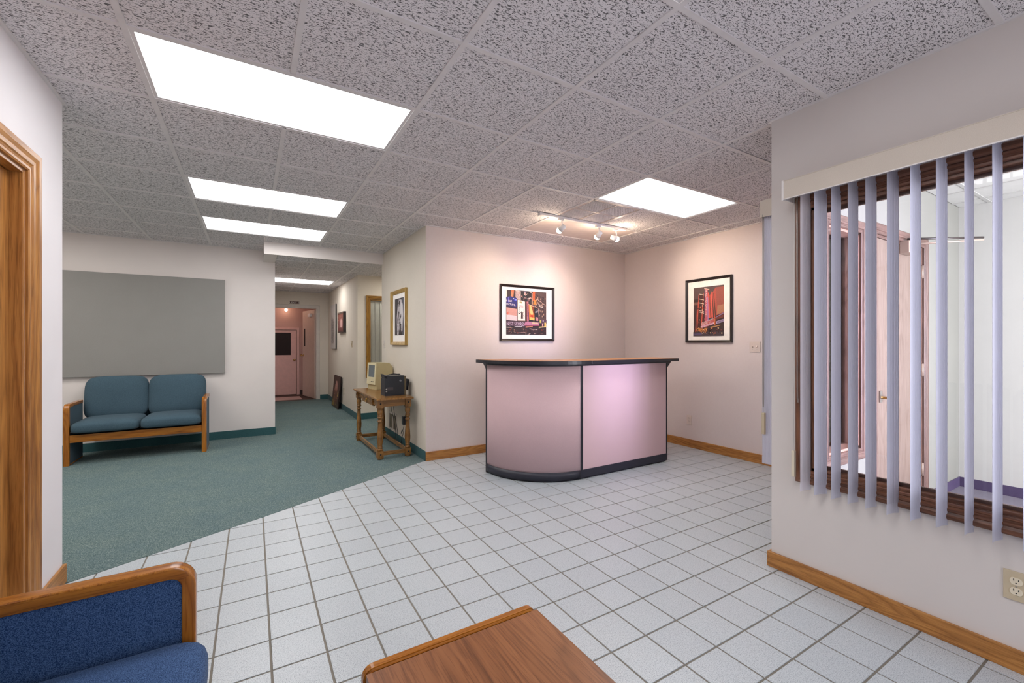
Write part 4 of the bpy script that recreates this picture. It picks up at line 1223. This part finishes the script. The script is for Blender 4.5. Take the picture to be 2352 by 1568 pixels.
    a([(0.42, 0.22), (0.80, 0.23), (0.80, 0.29), (0.46, 0.30)], (186, 122, 150)); a([(0.62, 0.25), (0.78, 0.25), (0.78, 0.28), (0.62, 0.29)], (210, 186, 150)); a([(0.44, 0.205), (0.8, 0.21), (0.8, 0.228), (0.44, 0.228)], (196, 96, 120))
    a([(0.46, 0.16), (0.64, 0.185), (0.64, 0.20), (0.46, 0.19)], (232, 150, 120))
    for i in range(90):
        x, z = rnd.random() * .95, 0.01 + rnd.random() * .14; s = .006 + rnd.random() * .02
        a(R(x, z, min(1, x + s), z + s * .6), rnd.choice([(40, 28, 30), (196, 150, 120), (120, 84, 76), (178, 60, 44), (232, 200, 180), (74, 54, 56), (150, 112, 104)]))
    a([(0.25, 0.03), (0.45, 0.05), (0.46, 0.06), (0.27, 0.045)], (200, 160, 150)); a([(0.60, 0.10), (0.74, 0.105), (0.80, 0.05), (0.58, 0.03)], (58, 40, 44)); a([(0.60, 0.115), (0.76, 0.12), (0.76, 0.128), (0.60, 0.122)], (190, 166, 160))
    a([(0.50, 0.0), (0.58, 0.03), (0.58, 0.04), (0.49, 0.0)], (226, 206, 198))
    return [([(x, z) for x, z in p], c) for p, c in P]

def neon_print():
    rnd = random.Random(5); P = []
    a = lambda pts, c: P.append((pts, C(*c)))
    a(R(0, 0, 1, 1), (66, 44, 44)); a(R(0, 0.72, 1, 1), (92, 72, 68)); a(R(0.0, 0.70, 0.4, 0.76), (58, 40, 38)); a(R(0.0, 0.64, 0.4, 0.70), (122, 90, 80))
    # red tower on the right
    a([(0.50, 0.36), (1.0, 0.45), (1.0, 0.97), (0.74, 0.965), (0.66, 0.885), (0.50, 0.80)], (190, 84, 68))
    a([(0.80, 0.42), (1.0, 0.45), (1.0, 0.97), (0.74, 0.965)], (164, 84, 70)); a([(0.78, 0.42), (1.0, 0.47), (1.0, 0.62), (0.80, 0.60)], (182, 122, 92))
    for x0, x1 in ((0.51, 0.57), (0.61, 0.66), (0.705, 0.745)):
        a([(x0, 0.36), (x1, 0.36), (x1 - .05, 0.90), (x0 - .03, 0.85)], (236, 98, 82))
    for x0, x1 in ((0.575, 0.60), (0.665, 0.70), (0.72, 0.76)):
        a([(x0, 0.37), (x1, 0.37), (x1 - .07, 0.87), (x0 - .05, 0.86)], (96, 58, 48))
    # lattice of the sign on the left
    a([(0.12, 0.10), (0.40, 0.12), (0.38, 0.82), (0.18, 0.86)], (76, 34, 30))
    for x0, z1 in ((0.10, 0.86), (0.25, 0.88)):
        a([(x0, 0.1), (x0 + .03, 0.1), (x0 + .10, z1), (x0 + .08, z1)], (222, 96, 70))
    a([(0.05, 0.06), (0.07, 0.06), (0.15, 0.70), (0.14, 0.70)], (180, 70, 50))
    for i, z in enumerate((0.84, 0.74, 0.66, 0.50, 0.47)):
        a([(0.20, z + .03), (0.36, z), (0.36, z - .012), (0.20, z + .018)], (244, 220, 196))
    for i in range(26):
        x, z = 0.14 + rnd.random() * .24, 0.16 + rnd.random() * .5
        a(R(x, z, x + .03, z + .014), rnd.choice([(236, 190, 160), (120, 40, 36), (40, 24, 24), (214, 120, 84)]))
    # upright sign
    a([(0.385, 0.22), (0.50, 0.24), (0.485, 0.955), (0.385, 0.975)], (206, 96, 110)); a([(0.385, 0.22), (0.405, 0.22), (0.405, 0.97), (0.385, 0.975)], (130, 84, 150)); a([(0.485, 0.24), (0.515, 0.25), (0.495, 0.78), (0.475, 0.78)], (168, 140, 200))
    a([(0.37, 0.975), (0.54, 0.945), (0.54, 0.93), (0.37, 0.96)], (240, 200, 180))
    zz = 0.885
    for ch in 'RADIO CITY':
        if ch != ' ':
            w = 0.5 if ch == 'I' else 1.0
            P.extend([(p, C(252, 236, 226)) for p, _ in text_polys(ch, 0.412 + (0.02 if ch == 'I' else 0), zz, 0.062, (1, 1, 1), 0, 0, 1.25, 0)])
            zz -= 0.0505
        else: zz -= 0.030
    for z in (0.43, 0.40): a([(0.41, z), (0.47, z), (0.47, z + .012), (0.41, z + .012)], (240, 206, 190))
    # marquee
    a([(0.26, 0.155), (0.70, 0.235), (0.69, 0.345), (0.30, 0.26)], (196, 84, 84))
    P.extend([(p, C(250, 224, 220)) for p, _ in text_polys('RADIO CITY', 0.285, 0.205, 0.088, (1, 1, 1), 0, 0, 0.76, 0.20)])
    a([(0.26, 0.165), (0.70, 0.24), (0.70, 0.272), (0.26, 0.20)], (236, 188, 204))
    a([(0.30, 0.27), (0.69, 0.352), (0.69, 0.358), (0.30, 0.278)], (244, 200, 204))
    for i in range(10): a(R(0.32 + i * .036, 0.185 + i * .0065, 0.335 + i * .036, 0.20 + i * .0065), (170, 110, 140))
    a([(0.76, 0.36), (1.0, 0.43), (1.0, 0.46), (0.76, 0.375)], (150, 118, 150)); a([(0.76, 0.32), (1.0, 0.36), (1.0, 0.42), (0.76, 0.355)], (122, 56, 50))
    a([(0.77, 0.235), (1.0, 0.275), (1.0, 0.33), (0.77, 0.29)], (176, 156, 190))
    for i in range(6): a(R(0.80 + i * .033, 0.25 + i * .006, 0.815 + i * .033, 0.285 + i * .006), (84, 66, 92))
    a([(0.70, 0.21), (0.745, 0.22), (0.745, 0.345), (0.69, 0.35)], (206, 110, 70))
    # street level glow
    a(R(0.12, 0.09, 0.48, 0.165), (206, 128, 62)); a([(0.58, 0.155), (0.9, 0.20), (0.9, 0.215), (0.58, 0.185)], (186, 136, 90)); a(R(0.0, 0.0, 1.0, 0.085), (70, 56, 64)); a([(0, 0.02), (0.3, 0.02), (0.3, 0.07), (0, 0.05)], (84, 76, 110))
    for i in range(70):
        x, z = rnd.random() * .95, 0.02 + rnd.random() * .14; s = .012 + rnd.random() * .025
        a(R(x, z, x + s, z + s * .6), rnd.choice([(255, 214, 160), (60, 36, 34), (140, 66, 70), (206, 120, 70), (90, 66, 72), (54, 38, 46), (44, 30, 36)]))
    a(R(0.545, 0.03, 0.57, 0.16), (40, 26, 28))
    return P

# back wall print (wide), right wall print (tall)
framed('framed_picture', 'square black-framed print of a night city street with billboards, on the back wall',
       (2.958, YB, 1.304), 0, 0.800, 0.686, 0.029, 0.028, M['frame_black'], 0.595, 0.545, -0.312, 0.078, city_print())
framed('framed_picture', 'tall black-framed print of a red neon theatre sign, on the right wall',
       (XR, 3.178, 1.286), -PI / 2, 0.600, 0.766, 0.029, 0.028, M['frame_black'], 0.395, 0.585, -0.198, 0.078, neon_print())

def figure_print():
    rnd = random.Random(11); P = []
    a = lambda pts, c: P.append((pts, C(*c)))
    a(R(0, 0, 1, 1), (40, 32, 34)); a(R(0.85, 0, 1, 1), (88, 88, 98)); a(R(0.04, 0, 0.14, .8), (66, 56, 58))
    a([(0.25, 0.02), (0.42, 0.0), (0.50, 0.2), (0.55, 0.45), (0.72, 0.1), (0.85, 0.12), (0.95, 0.55), (0.90, 0.80), (0.75, 0.95), (0.45, 0.97), (0.32, 0.80), (0.22, 0.5)], (196, 188, 190))
    a([(0.6, 0.2), (0.78, 0.18), (0.90, 0.55), (0.85, 0.82), (0.66, 0.9), (0.6, 0.6)], (226, 220, 222))
    a([(0.40, 0.86), (0.56, 0.82), (0.60, 0.90), (0.48, 0.95)], (52, 44, 46)); a([(0.34, 0.30), (0.50, 0.62), (0.42, 0.66), (0.28, 0.42)], (60, 50, 52)); a([(0.62, 0.42), (0.72, 0.50), (0.70, 0.58), (0.60, 0.5)], (56, 46, 50))
    a([(0.55, 0.12), (0.72, 0.16), (0.72, 0.30), (0.58, 0.32)], (40, 32, 34)); a([(0.50, 0.14), (0.62, 0.12), (0.64, 0.22), (0.54, 0.26)], (200, 190, 190)); a([(0.53, 0.155), (0.60, 0.14), (0.61, 0.20), (0.55, 0.22)], (44, 36, 38))
    for i in range(30):
        x, z = 0.25 + rnd.random() * .45, 0.05 + rnd.random() * .85; a([(x, z), (x + .05, z + .04), (x + .06, z + .09), (x, z + .05)], rnd.choice([(70, 60, 62), (150, 140, 142), (214, 208, 208), (96, 86, 88)]))
    return P
framed('framed_picture', 'gold-framed black and white figure photograph on the hall wall above the console table',
       (XH, 5.466, 1.255), -PI / 2, 0.640, 0.700, 0.045, 0.034, M['gold'], 0.385, 0.470, -0.190, 0.125, figure_print())
# tall unframed drawing and small box-framed picture in the corridor
def sketch_print():
    rnd = random.Random(4); P = [(R(0, 0, 1, 1), C(206, 200, 194))]
    for x0 in (0.18, 0.42, 0.62):
        P.append(([(x0, 0.12), (x0 + .10, 0.12), (x0 + .14, 0.6), (x0 + .06, 0.86 - x0 * .3), (x0 - .02, 0.6)], C(104, 98, 96)))
        for i in range(12):
            z = 0.15 + i * .045; P.append(([(x0 - .02, z), (x0 + .13, z + .02), (x0 + .13, z + .032), (x0 - .02, z + .012)], C(*rnd.choice([(56, 52, 52), (150, 144, 140), (84, 80, 78)]))))
    return P
t = thing('canvas_picture', 'tall pale canvas with grey sketched figures, farthest on the corridor wall', 'picture', (1.535, 9.775, 1.157), -PI / 2)
mesh('canvas', bx(-0.30, 0.30, -0.03, 0, 0, 0.926, bevel=0.002), plain('dark_canvas_edge', lin(70, 66, 64), 0.8), t)
o = colour_mesh('print', [([(-0.298 + p[0] * .596, 0.002 + p[1] * .922) for p in q], c) for q, c in sketch_print()], M['mirror_print'], t); o.location = (0, -0.0305, 0)
def small_print():
    rnd = random.Random(9); P = [(R(0, 0, 1, 1), C(120, 72, 66))]
    P += [(R(0, 0.62, 1, 1), C(134, 78, 66)), (R(0.3, 0.25, 0.85, 0.62), C(190, 142, 136)), (R(0.5, 0.2, 0.7, 0.7), C(212, 172, 164)), (R(0, 0, 1, 0.2), C(104, 58, 52))]
    for i in range(14):
        x, z = rnd.random() * .9, rnd.random() * .9; P.append((R(x, z, x + .08, z + .03), C(*rnd.choice([(176, 110, 100), (120, 66, 58), (204, 160, 150)]))))
    return P
t = thing('canvas_picture', 'small deep dark-edged picture in red tones on the corridor wall', 'picture', (1.535, 8.80, 1.478), -PI / 2)
bm = bmesh.new(); sweep(bm, [(-0.27, 0.03), (0.27, 0.03), (0.27, 0.36), (-0.27, 0.36)], [(0, 0), (0, 0.05), (0.03, 0.05), (0.03, 0.0)], lambda a, z, v: (a, -v, z), True)
mesh('frame', bm, M['frame_black'], t)
o = colour_mesh('print', [([(-0.27 + p[0] * .54, 0.03 + p[1] * .33) for p in q], c) for q, c in small_print()], M['mirror_print'], t); o.location = (0, -0.044, 0)
mesh('backing', bx(-0.27, 0.27, -0.042, 0, 0.03, 0.36), M['frame_black'], t)
# painting leaning on the corridor floor
def lean_print():
    rnd = random.Random(21); P = [(R(0, 0, 1, 1), C(62, 42, 34))]
    a = lambda pts, c: P.append((pts, C(*c)))
    a([(0.25, 0.1), (0.75, 0.12), (0.85, 0.55), (0.7, 0.78), (0.3, 0.76), (0.18, 0.5)], (96, 60, 46)); a([(0.32, 0.55), (0.68, 0.55), (0.66, 0.74), (0.55, 0.84), (0.44, 0.84), (0.32, 0.72)], (186, 140, 126))
    a([(0.38, 0.50), (0.62, 0.5), (0.6, 0.6), (0.4, 0.6)], (150, 90, 76)); a([(0.05, 0.03), (0.45, 0.03), (0.42, 0.22), (0.10, 0.22)], (150, 128, 60)); a([(0.2, 0.2), (0.5, 0.18), (0.42, 0.35), (0.22, 0.33)], (128, 92, 60))
    a([(0.72, 0.35), (0.86, 0.36), (0.9, 0.52), (0.78, 0.5)], (176, 150, 84)); a([(0.6, 0.05), (0.9, 0.05), (0.9, 0.12), (0.6, 0.14)], (70, 82, 44))
    for i in range(26):
        x, z = 0.1 + rnd.random() * .75, 0.05 + rnd.random() * .7; a([(x, z), (x + .07, z + .01), (x + .06, z + .05), (x - .01, z + .04)], rnd.choice([(120, 80, 58), (84, 54, 42), (160, 118, 84), (58, 36, 28)]))
    return P
lp = thing('canvas_picture', 'dark brown painting leaning on the carpet against the corridor wall', 'picture', (1.462, 9.20, 0.004), -PI / 2)
lp.rotation_euler = (math.radians(-5.5), 0, -PI / 2)
mesh('canvas', bx(-0.36, 0.36, -0.022, 0, 0, 0.62, bevel=0.002), plain('canvas_dark', lin(48, 34, 28), 0.8), lp)
o = colour_mesh('print', [([(-0.358 + p[0] * .716, 0.002 + p[1] * .616) for p in q], c) for q, c in lean_print()], M['mirror_print'], lp); o.location = (0, -0.0225, 0)

# ------------------------------------------------------------------ vertical blinds
def slat_bm(h, w=0.089, bulge=0.006):
    bm = bmesh.new(); n = 22; rows = []
    for z in (0.0, 0.045, 0.0451, h):
        k = 1.0 if z <= 0.045 else 0.97
        rib = 0.00055 if z > 0.045 else 0.0002
        rows.append([bm.verts.new((-w / 2 * k + w * k * i / n, bulge * (1 - (2 * i / n - 1) ** 2) + (rib if i % 2 else -rib), z)) for i in range(n + 1)])
    for a, b in zip(rows, rows[1:]):
        for i in range(n):
            bm.faces.new((a[i], a[i + 1], b[i + 1], b[i]))
    g = bmesh.ops.solidify(bm, geom=list(bm.faces), thickness=0.0012)
    return bm
vb = thing('vertical_blind', 'near vertical blind with open lavender slats at the right of the photo', 'blind', (XF, 0, 0))
yvals = [1.173, 1.102, 1.032, 0.960, 0.888, 0.806, 0.726, 0.641, 0.558, 0.479, 0.398, 0.318, 0.238, 0.158, 0.078, -0.002, -0.08]
S0 = None; X0 = 2.516
for i, y in enumerate(yvals):
    yy = y * 0.992 - 0.006
    rz = PI - 0.10 - (0.22 if i == 1 else 0) - 0.05 * math.sin(i * 2.1) - PI / 2 + PI / 2
    if S0 is None:
        o = mesh('slat', slat_bm(1.60), M['slat'], vb, (X0 - XF, yy, 0.502)); S0 = o.data
    else:
        o = inst('slat', S0, vb, (X0 - XF, yy, 0.502))
    o.rotation_euler = (0, 0, -0.13 - (0.10 if i in (1, 5) else 0) - 0.04 * math.sin(i * 2.1))
YE = 1.236
mesh('head_rail', bx(-0.085, -0.035, -0.15, YE - 0.006, 2.075, 2.115), M['white_metal'], vb)
va = mesh('valance', bx(-0.130, -0.127, -0.15, YE, 2.052, 2.148, bevel=0.001), M['valance'], vb)
mesh('valance_edge', bx(-0.1325, -0.125, -0.15, YE, 2.0495, 2.0535), M['white_plastic'], va)
mesh('valance_edge', bx(-0.1325, -0.125, -0.15, YE, 2.1465, 2.150), M['valance'], va)
mesh('valance_return', bx(-0.130, -0.001, YE, YE + 0.003, 2.052, 2.148), M['white_plastic'], va)
mesh('valance_clip', bx(-0.133, -0.12, YE - 0.005, YE + 0.004, 2.046, 2.151), M['white_plastic'], va)
mesh('pull_cord', tube([(-0.05, YE - 0.018, 2.08), (-0.052, YE - 0.017, 0.70)], 0.0016, 6), M['white_plastic'], vb)
mesh('cord_weight', bx(-0.062, -0.042, YE - 0.025, YE - 0.009, 0.56, 0.70, bevel=0.003), M['ivory_light'], vb)
bm = tube(smooth_path([(-0.058, YE - 0.035, 2.08), (-0.058, YE - 0.036, 1.1), (-0.055, YE - 0.037, 0.98), (-0.048, YE - 0.038, 0.965), (-0.044, YE - 0.036, 0.98), (-0.044, YE - 0.034, 1.1), (-0.044, YE - 0.033, 2.08)], 6), 0.0014, 6)
mesh('bead_chain', bm, M['steel'], vb)

vb2 = thing('vertical_blind', 'reception-side vertical blind, a narrow white strip past the front wall corner', 'blind', (2.66, 1.36, 0))
n2 = 13
o = mesh('slat', slat_bm(1.56), M['slat'], vb2, (0.03, 0.072, 0.55)); S2 = o.data; o.rotation_euler = (0, 0, PI / 2 + 0.2)
for k in range(1, n2):
    inst('slat', S2, vb2, (0.03 + k * 0.078, 0.072, 0.55), (0, 0, PI / 2 + 0.2))
L2 = 0.03 + n2 * 0.078
mesh('head_rail', bx(0.012, L2, 0.05, 0.094, 2.06, 2.11), M['white_metal'], vb2)
mesh('valance', bx(0.0, L2 + .02, 0.112, 0.116, 2.045, 2.146), M['valance'], vb2)
mesh('valance_return', bx(0.0, 0.003, 0.018, 0.112, 2.045, 2.146), M['valance'], vb2)
mesh('pull_cord', tube([(0.004, 0.098, 2.06), (0.004, 0.098, 0.86)], 0.0015, 6), M['white_plastic'], vb2)
mesh('cord_weight', bx(0.0, 0.018, 0.09, 0.108, 0.73, 0.86, bevel=0.003), M['ivory'], vb2)
mesh('bead_chain', tube(smooth_path([(0.0, 0.10, 2.06), (0.0, 0.10, 1.0), (0.006, 0.10, 0.93), (0.014, 0.10, 1.0), (0.014, 0.10, 2.06)], 5), 0.0014, 6), M['steel'], vb2)

# ------------------------------------------------------------------ switches, outlets, grilles, sign
def rot_to(o, n):   # local -y faces the room; n names the outward wall normal
    o.rotation_euler = (0, 0, {'-y': 0, '-x': -PI / 2, '+x': PI / 2, '+y': PI}[n])
def outlet(label, loc, n, plate, face, big=1.0):
    t = thing('wall_outlet', label, 'outlet', loc); rot_to(t, n)
    w, h = 0.035 * big, 0.0575 * big
    mesh('plate', bx(-w, w, -0.006, 0, -h, h, bevel=0.002), plate, t)
    for s in (-1, 1):
        bm = bmesh.new()
        pts = []
        for k in range(24):
            a_ = 2 * PI * k / 24; x, z = 0.0175 * math.cos(a_), 0.0175 * math.sin(a_)
            pts.append((x, s * 0.0197 + max(-0.0142, min(0.0142, z))))
        bm = prism(pts, 'y', -0.0085, -0.006)
        r = mesh('receptacle', bm, face, t)
        for x, hh in ((-0.0065, 0.008), (0.0065, 0.0066)):
            mesh('slot', bx(x - 0.0013, x + 0.0013, -0.0088, -0.0083, s * 0.0197 + 0.0015, s * 0.0197 + 0.0015 + hh), M['dark_hole'], r)
        b2 = bmesh.new(); lathe(b2, [(0.0024, -0.0083), (0.0024, -0.0088)], 0, s * 0.0197 - 0.0068, 10, 'y')
        mesh('slot', b2, M['dark_hole'], r)
    b2 = bmesh.new(); lathe(b2, [(0.003, -0.006), (0.003, -0.0072), (0.001, -0.0078)], 0, 0, 10, 'y')
    mesh('screw', b2, M['steel'], t)
    return t
outlet('ivory duplex outlet low on the near wall under the blind', (XF, 0.429, 0.330), '-x', M['ivory'], M['ivory_light'])
outlet('almond outlet low on the reception right wall under the red print', (XR, 3.44, 0.335), '-x', M['rec_plastic'], M['rec_plastic'])
outlet('ivory outlet low on the corridor wall beside the leaning painting', (1.535, 8.72, 0.36), '-x', M['ivory'], M['ivory_light'])
ow = outlet('ivory outlet on the hall wall behind the console table leg', (XH, 5.16, 0.36), '-x', M['ivory'], M['ivory_light'])
def switch(label, loc, n, gangs, mat):
    t = thing('light_switch', label, 'switch', loc); rot_to(t, n)
    w = 0.035 + 0.023 * (gangs - 1)
    mesh('plate', bx(-w, w, -0.006, 0, -0.0575, 0.0575, bevel=0.002), mat, t)
    for k in range(gangs):
        x = (k - (gangs - 1) / 2) * 0.046
        o = mesh('toggle', bx(-0.005, 0.005, -0.012, 0, -0.010, 0.010, bevel=0.002), mat, t, (x, -0.005, 0)); o.rotation_euler = (math.radians(25 if k == 0 else -25), 0, 0)
        for z in (-0.03, 0.03):
            b2 = bmesh.new(); lathe(b2, [(0.003, -0.006), (0.003, -0.0075)], x, z, 8, 'y'); mesh('screw', b2, M['steel'], t)
    return t
switch('double toggle light switch right of the red neon print', (XR, 2.627, 1.240), '-x', 2, M['rec_plastic'])
switch('single light switch on the hall wall left of the gold frame', (XH, 6.19, 1.262), '-x', 1, M['paint_trim'])
switch('single light switch on the corridor wall near its corner', (1.535, 7.95, 1.262), '-x', 1, M['ivory'])
# return-air grille low on the hall wall
wg = thing('wall_vent', 'cream return-air grille on the hall wall under the console table', 'vent', (XH, 5.755, 0.115), -PI / 2)
bm = bmesh.new()
for b in ((-0.18, 0.18, -0.008, 0, 0, 0.025), (-0.18, 0.18, -0.008, 0, 0.215, 0.24), (-0.18, -0.155, -0.008, 0, 0.025, 0.215), (0.155, 0.18, -0.008, 0, 0.025, 0.215), (-0.008, 0.008, -0.007, 0, 0.025, 0.215)): box(bm, *b)
mesh('frame', bm, M['paint_trim'], wg)
bm = bmesh.new()
for k in range(15): box(bm, -0.155, 0.155, -0.005, -0.001, 0.03 + k * 0.0125, 0.036 + k * 0.0125)
o = mesh('louvre_blades', bm, plain('grille_shade', lin(150, 138, 118), 0.7), wg); o['kind'] = 'stuff'
mesh('duct_back', bx(-0.155, 0.155, -0.001, 0, 0.025, 0.215), M['dark_hole'], wg)
# power adapter and cords
ad = thing('power_adapter', 'black plug-in power adapter with a looped cord behind the table leg', 'adapter', (XH - 0.009, 5.16, 0.345))
mesh('body', bx(-0.05, 0.0, -0.03, 0.03, -0.05, 0.05, bevel=0.004), M['black'], ad)
mesh('cord', tube(smooth_path([(-0.03, 0.0, -0.05), (-0.035, 0.01, -0.10), (-0.04, 0.05, -0.15), (-0.04, 0.09, -0.175), (-0.035, 0.07, -0.13), (-0.03, 0.03, -0.15), (-0.04, 0.05, -0.22), (-0.05, 0.06, -0.30)], 5), 0.003, 6), M['black'], ad)
for lab, pts in (('thin dark cable hanging from the table across the wall grille', [(1.46, 5.25, 0.574), (1.50, 5.36, 0.46), (1.56, 5.48, 0.33), (1.60, 5.55, 0.20), (1.595, 5.50, 0.08), (1.58, 5.38, 0.006)]),
                 ('thin dark cable dropping straight from the table apron to the carpet', [(1.47, 5.18, 0.574), (1.52, 5.30, 0.42), (1.57, 5.37, 0.25), (1.58, 5.36, 0.12), (1.57, 5.33, 0.006)])):
    tag(mesh('electric_cable', tube(smooth_path(pts, 6), 0.003, 6), M['black']), lab, 'cable', 'cables under the console table')
# exit sign
ex = thing('exit_sign', 'small maroon EXIT sign above the corridor door', 'sign', (0.845, 10.68, 2.146))
mesh('plate', bx(-0.10, 0.10, -0.012, 0, 0, 0.05, bevel=0.001), M['sign_red'], ex)
bm = bmesh.new()
for p, c in text_polys('EXIT', -0.062, 0.008, 0.046, (1, 1, 1), 0, 0, 1.15):
    bm.faces.new([bm.verts.new((q[0], -0.0125, q[1])) for q in p])
for x in (-0.096, 0.088): box(bm, x, x + 0.008, -0.0125, -0.012, 0.006, 0.044)
mesh('lettering', bm, M['sign_white'], ex)
# door mat in the pink room
tag(mesh('door_mat', bx(-0.1, 1.02, 10.86, 11.45, 0.0, 0.012, bevel=0.003), fabric('pale_mat', lin(196, 160, 152), lin(214, 180, 172), 300)), 'pale rectangular mat on the floor beyond the exit doorway', 'mat')  # white mat with the warm room light tinted into its colour
# small lamp and its warm light beyond the exit door
pl = thing('wall_lamp', 'small warm lamp glowing beyond the exit doorway', 'lamp', (0.755, 11.80, 2.075))
bm = bmesh.new(); lathe(bm, [(0.03, 0.10), (0.03, 0.255)], 0, 0, 12); mesh('canopy', bm, M['white_metal'], pl)
mesh('stem', tube([(0, 0, 0.10), (0, 0, 0.03)], 0.006), M['white_metal'], pl)
bm = bmesh.new(); bmesh.ops.create_uvsphere(bm, u_segments=14, v_segments=8, radius=0.035); mesh('bulb', bm, M['pink_lamp'], pl, smooth=True)
l = bpy.data.lights.new('pink_room_light', 'POINT'); l.energy = 1.5; l.color = (1.0, 0.68, 0.52); l.shadow_soft_size = 0.06
lo = bpy.data.objects.new('pink_room_light', l); lo.location = (0.5, 11.4, 2.15); COL.objects.link(lo)
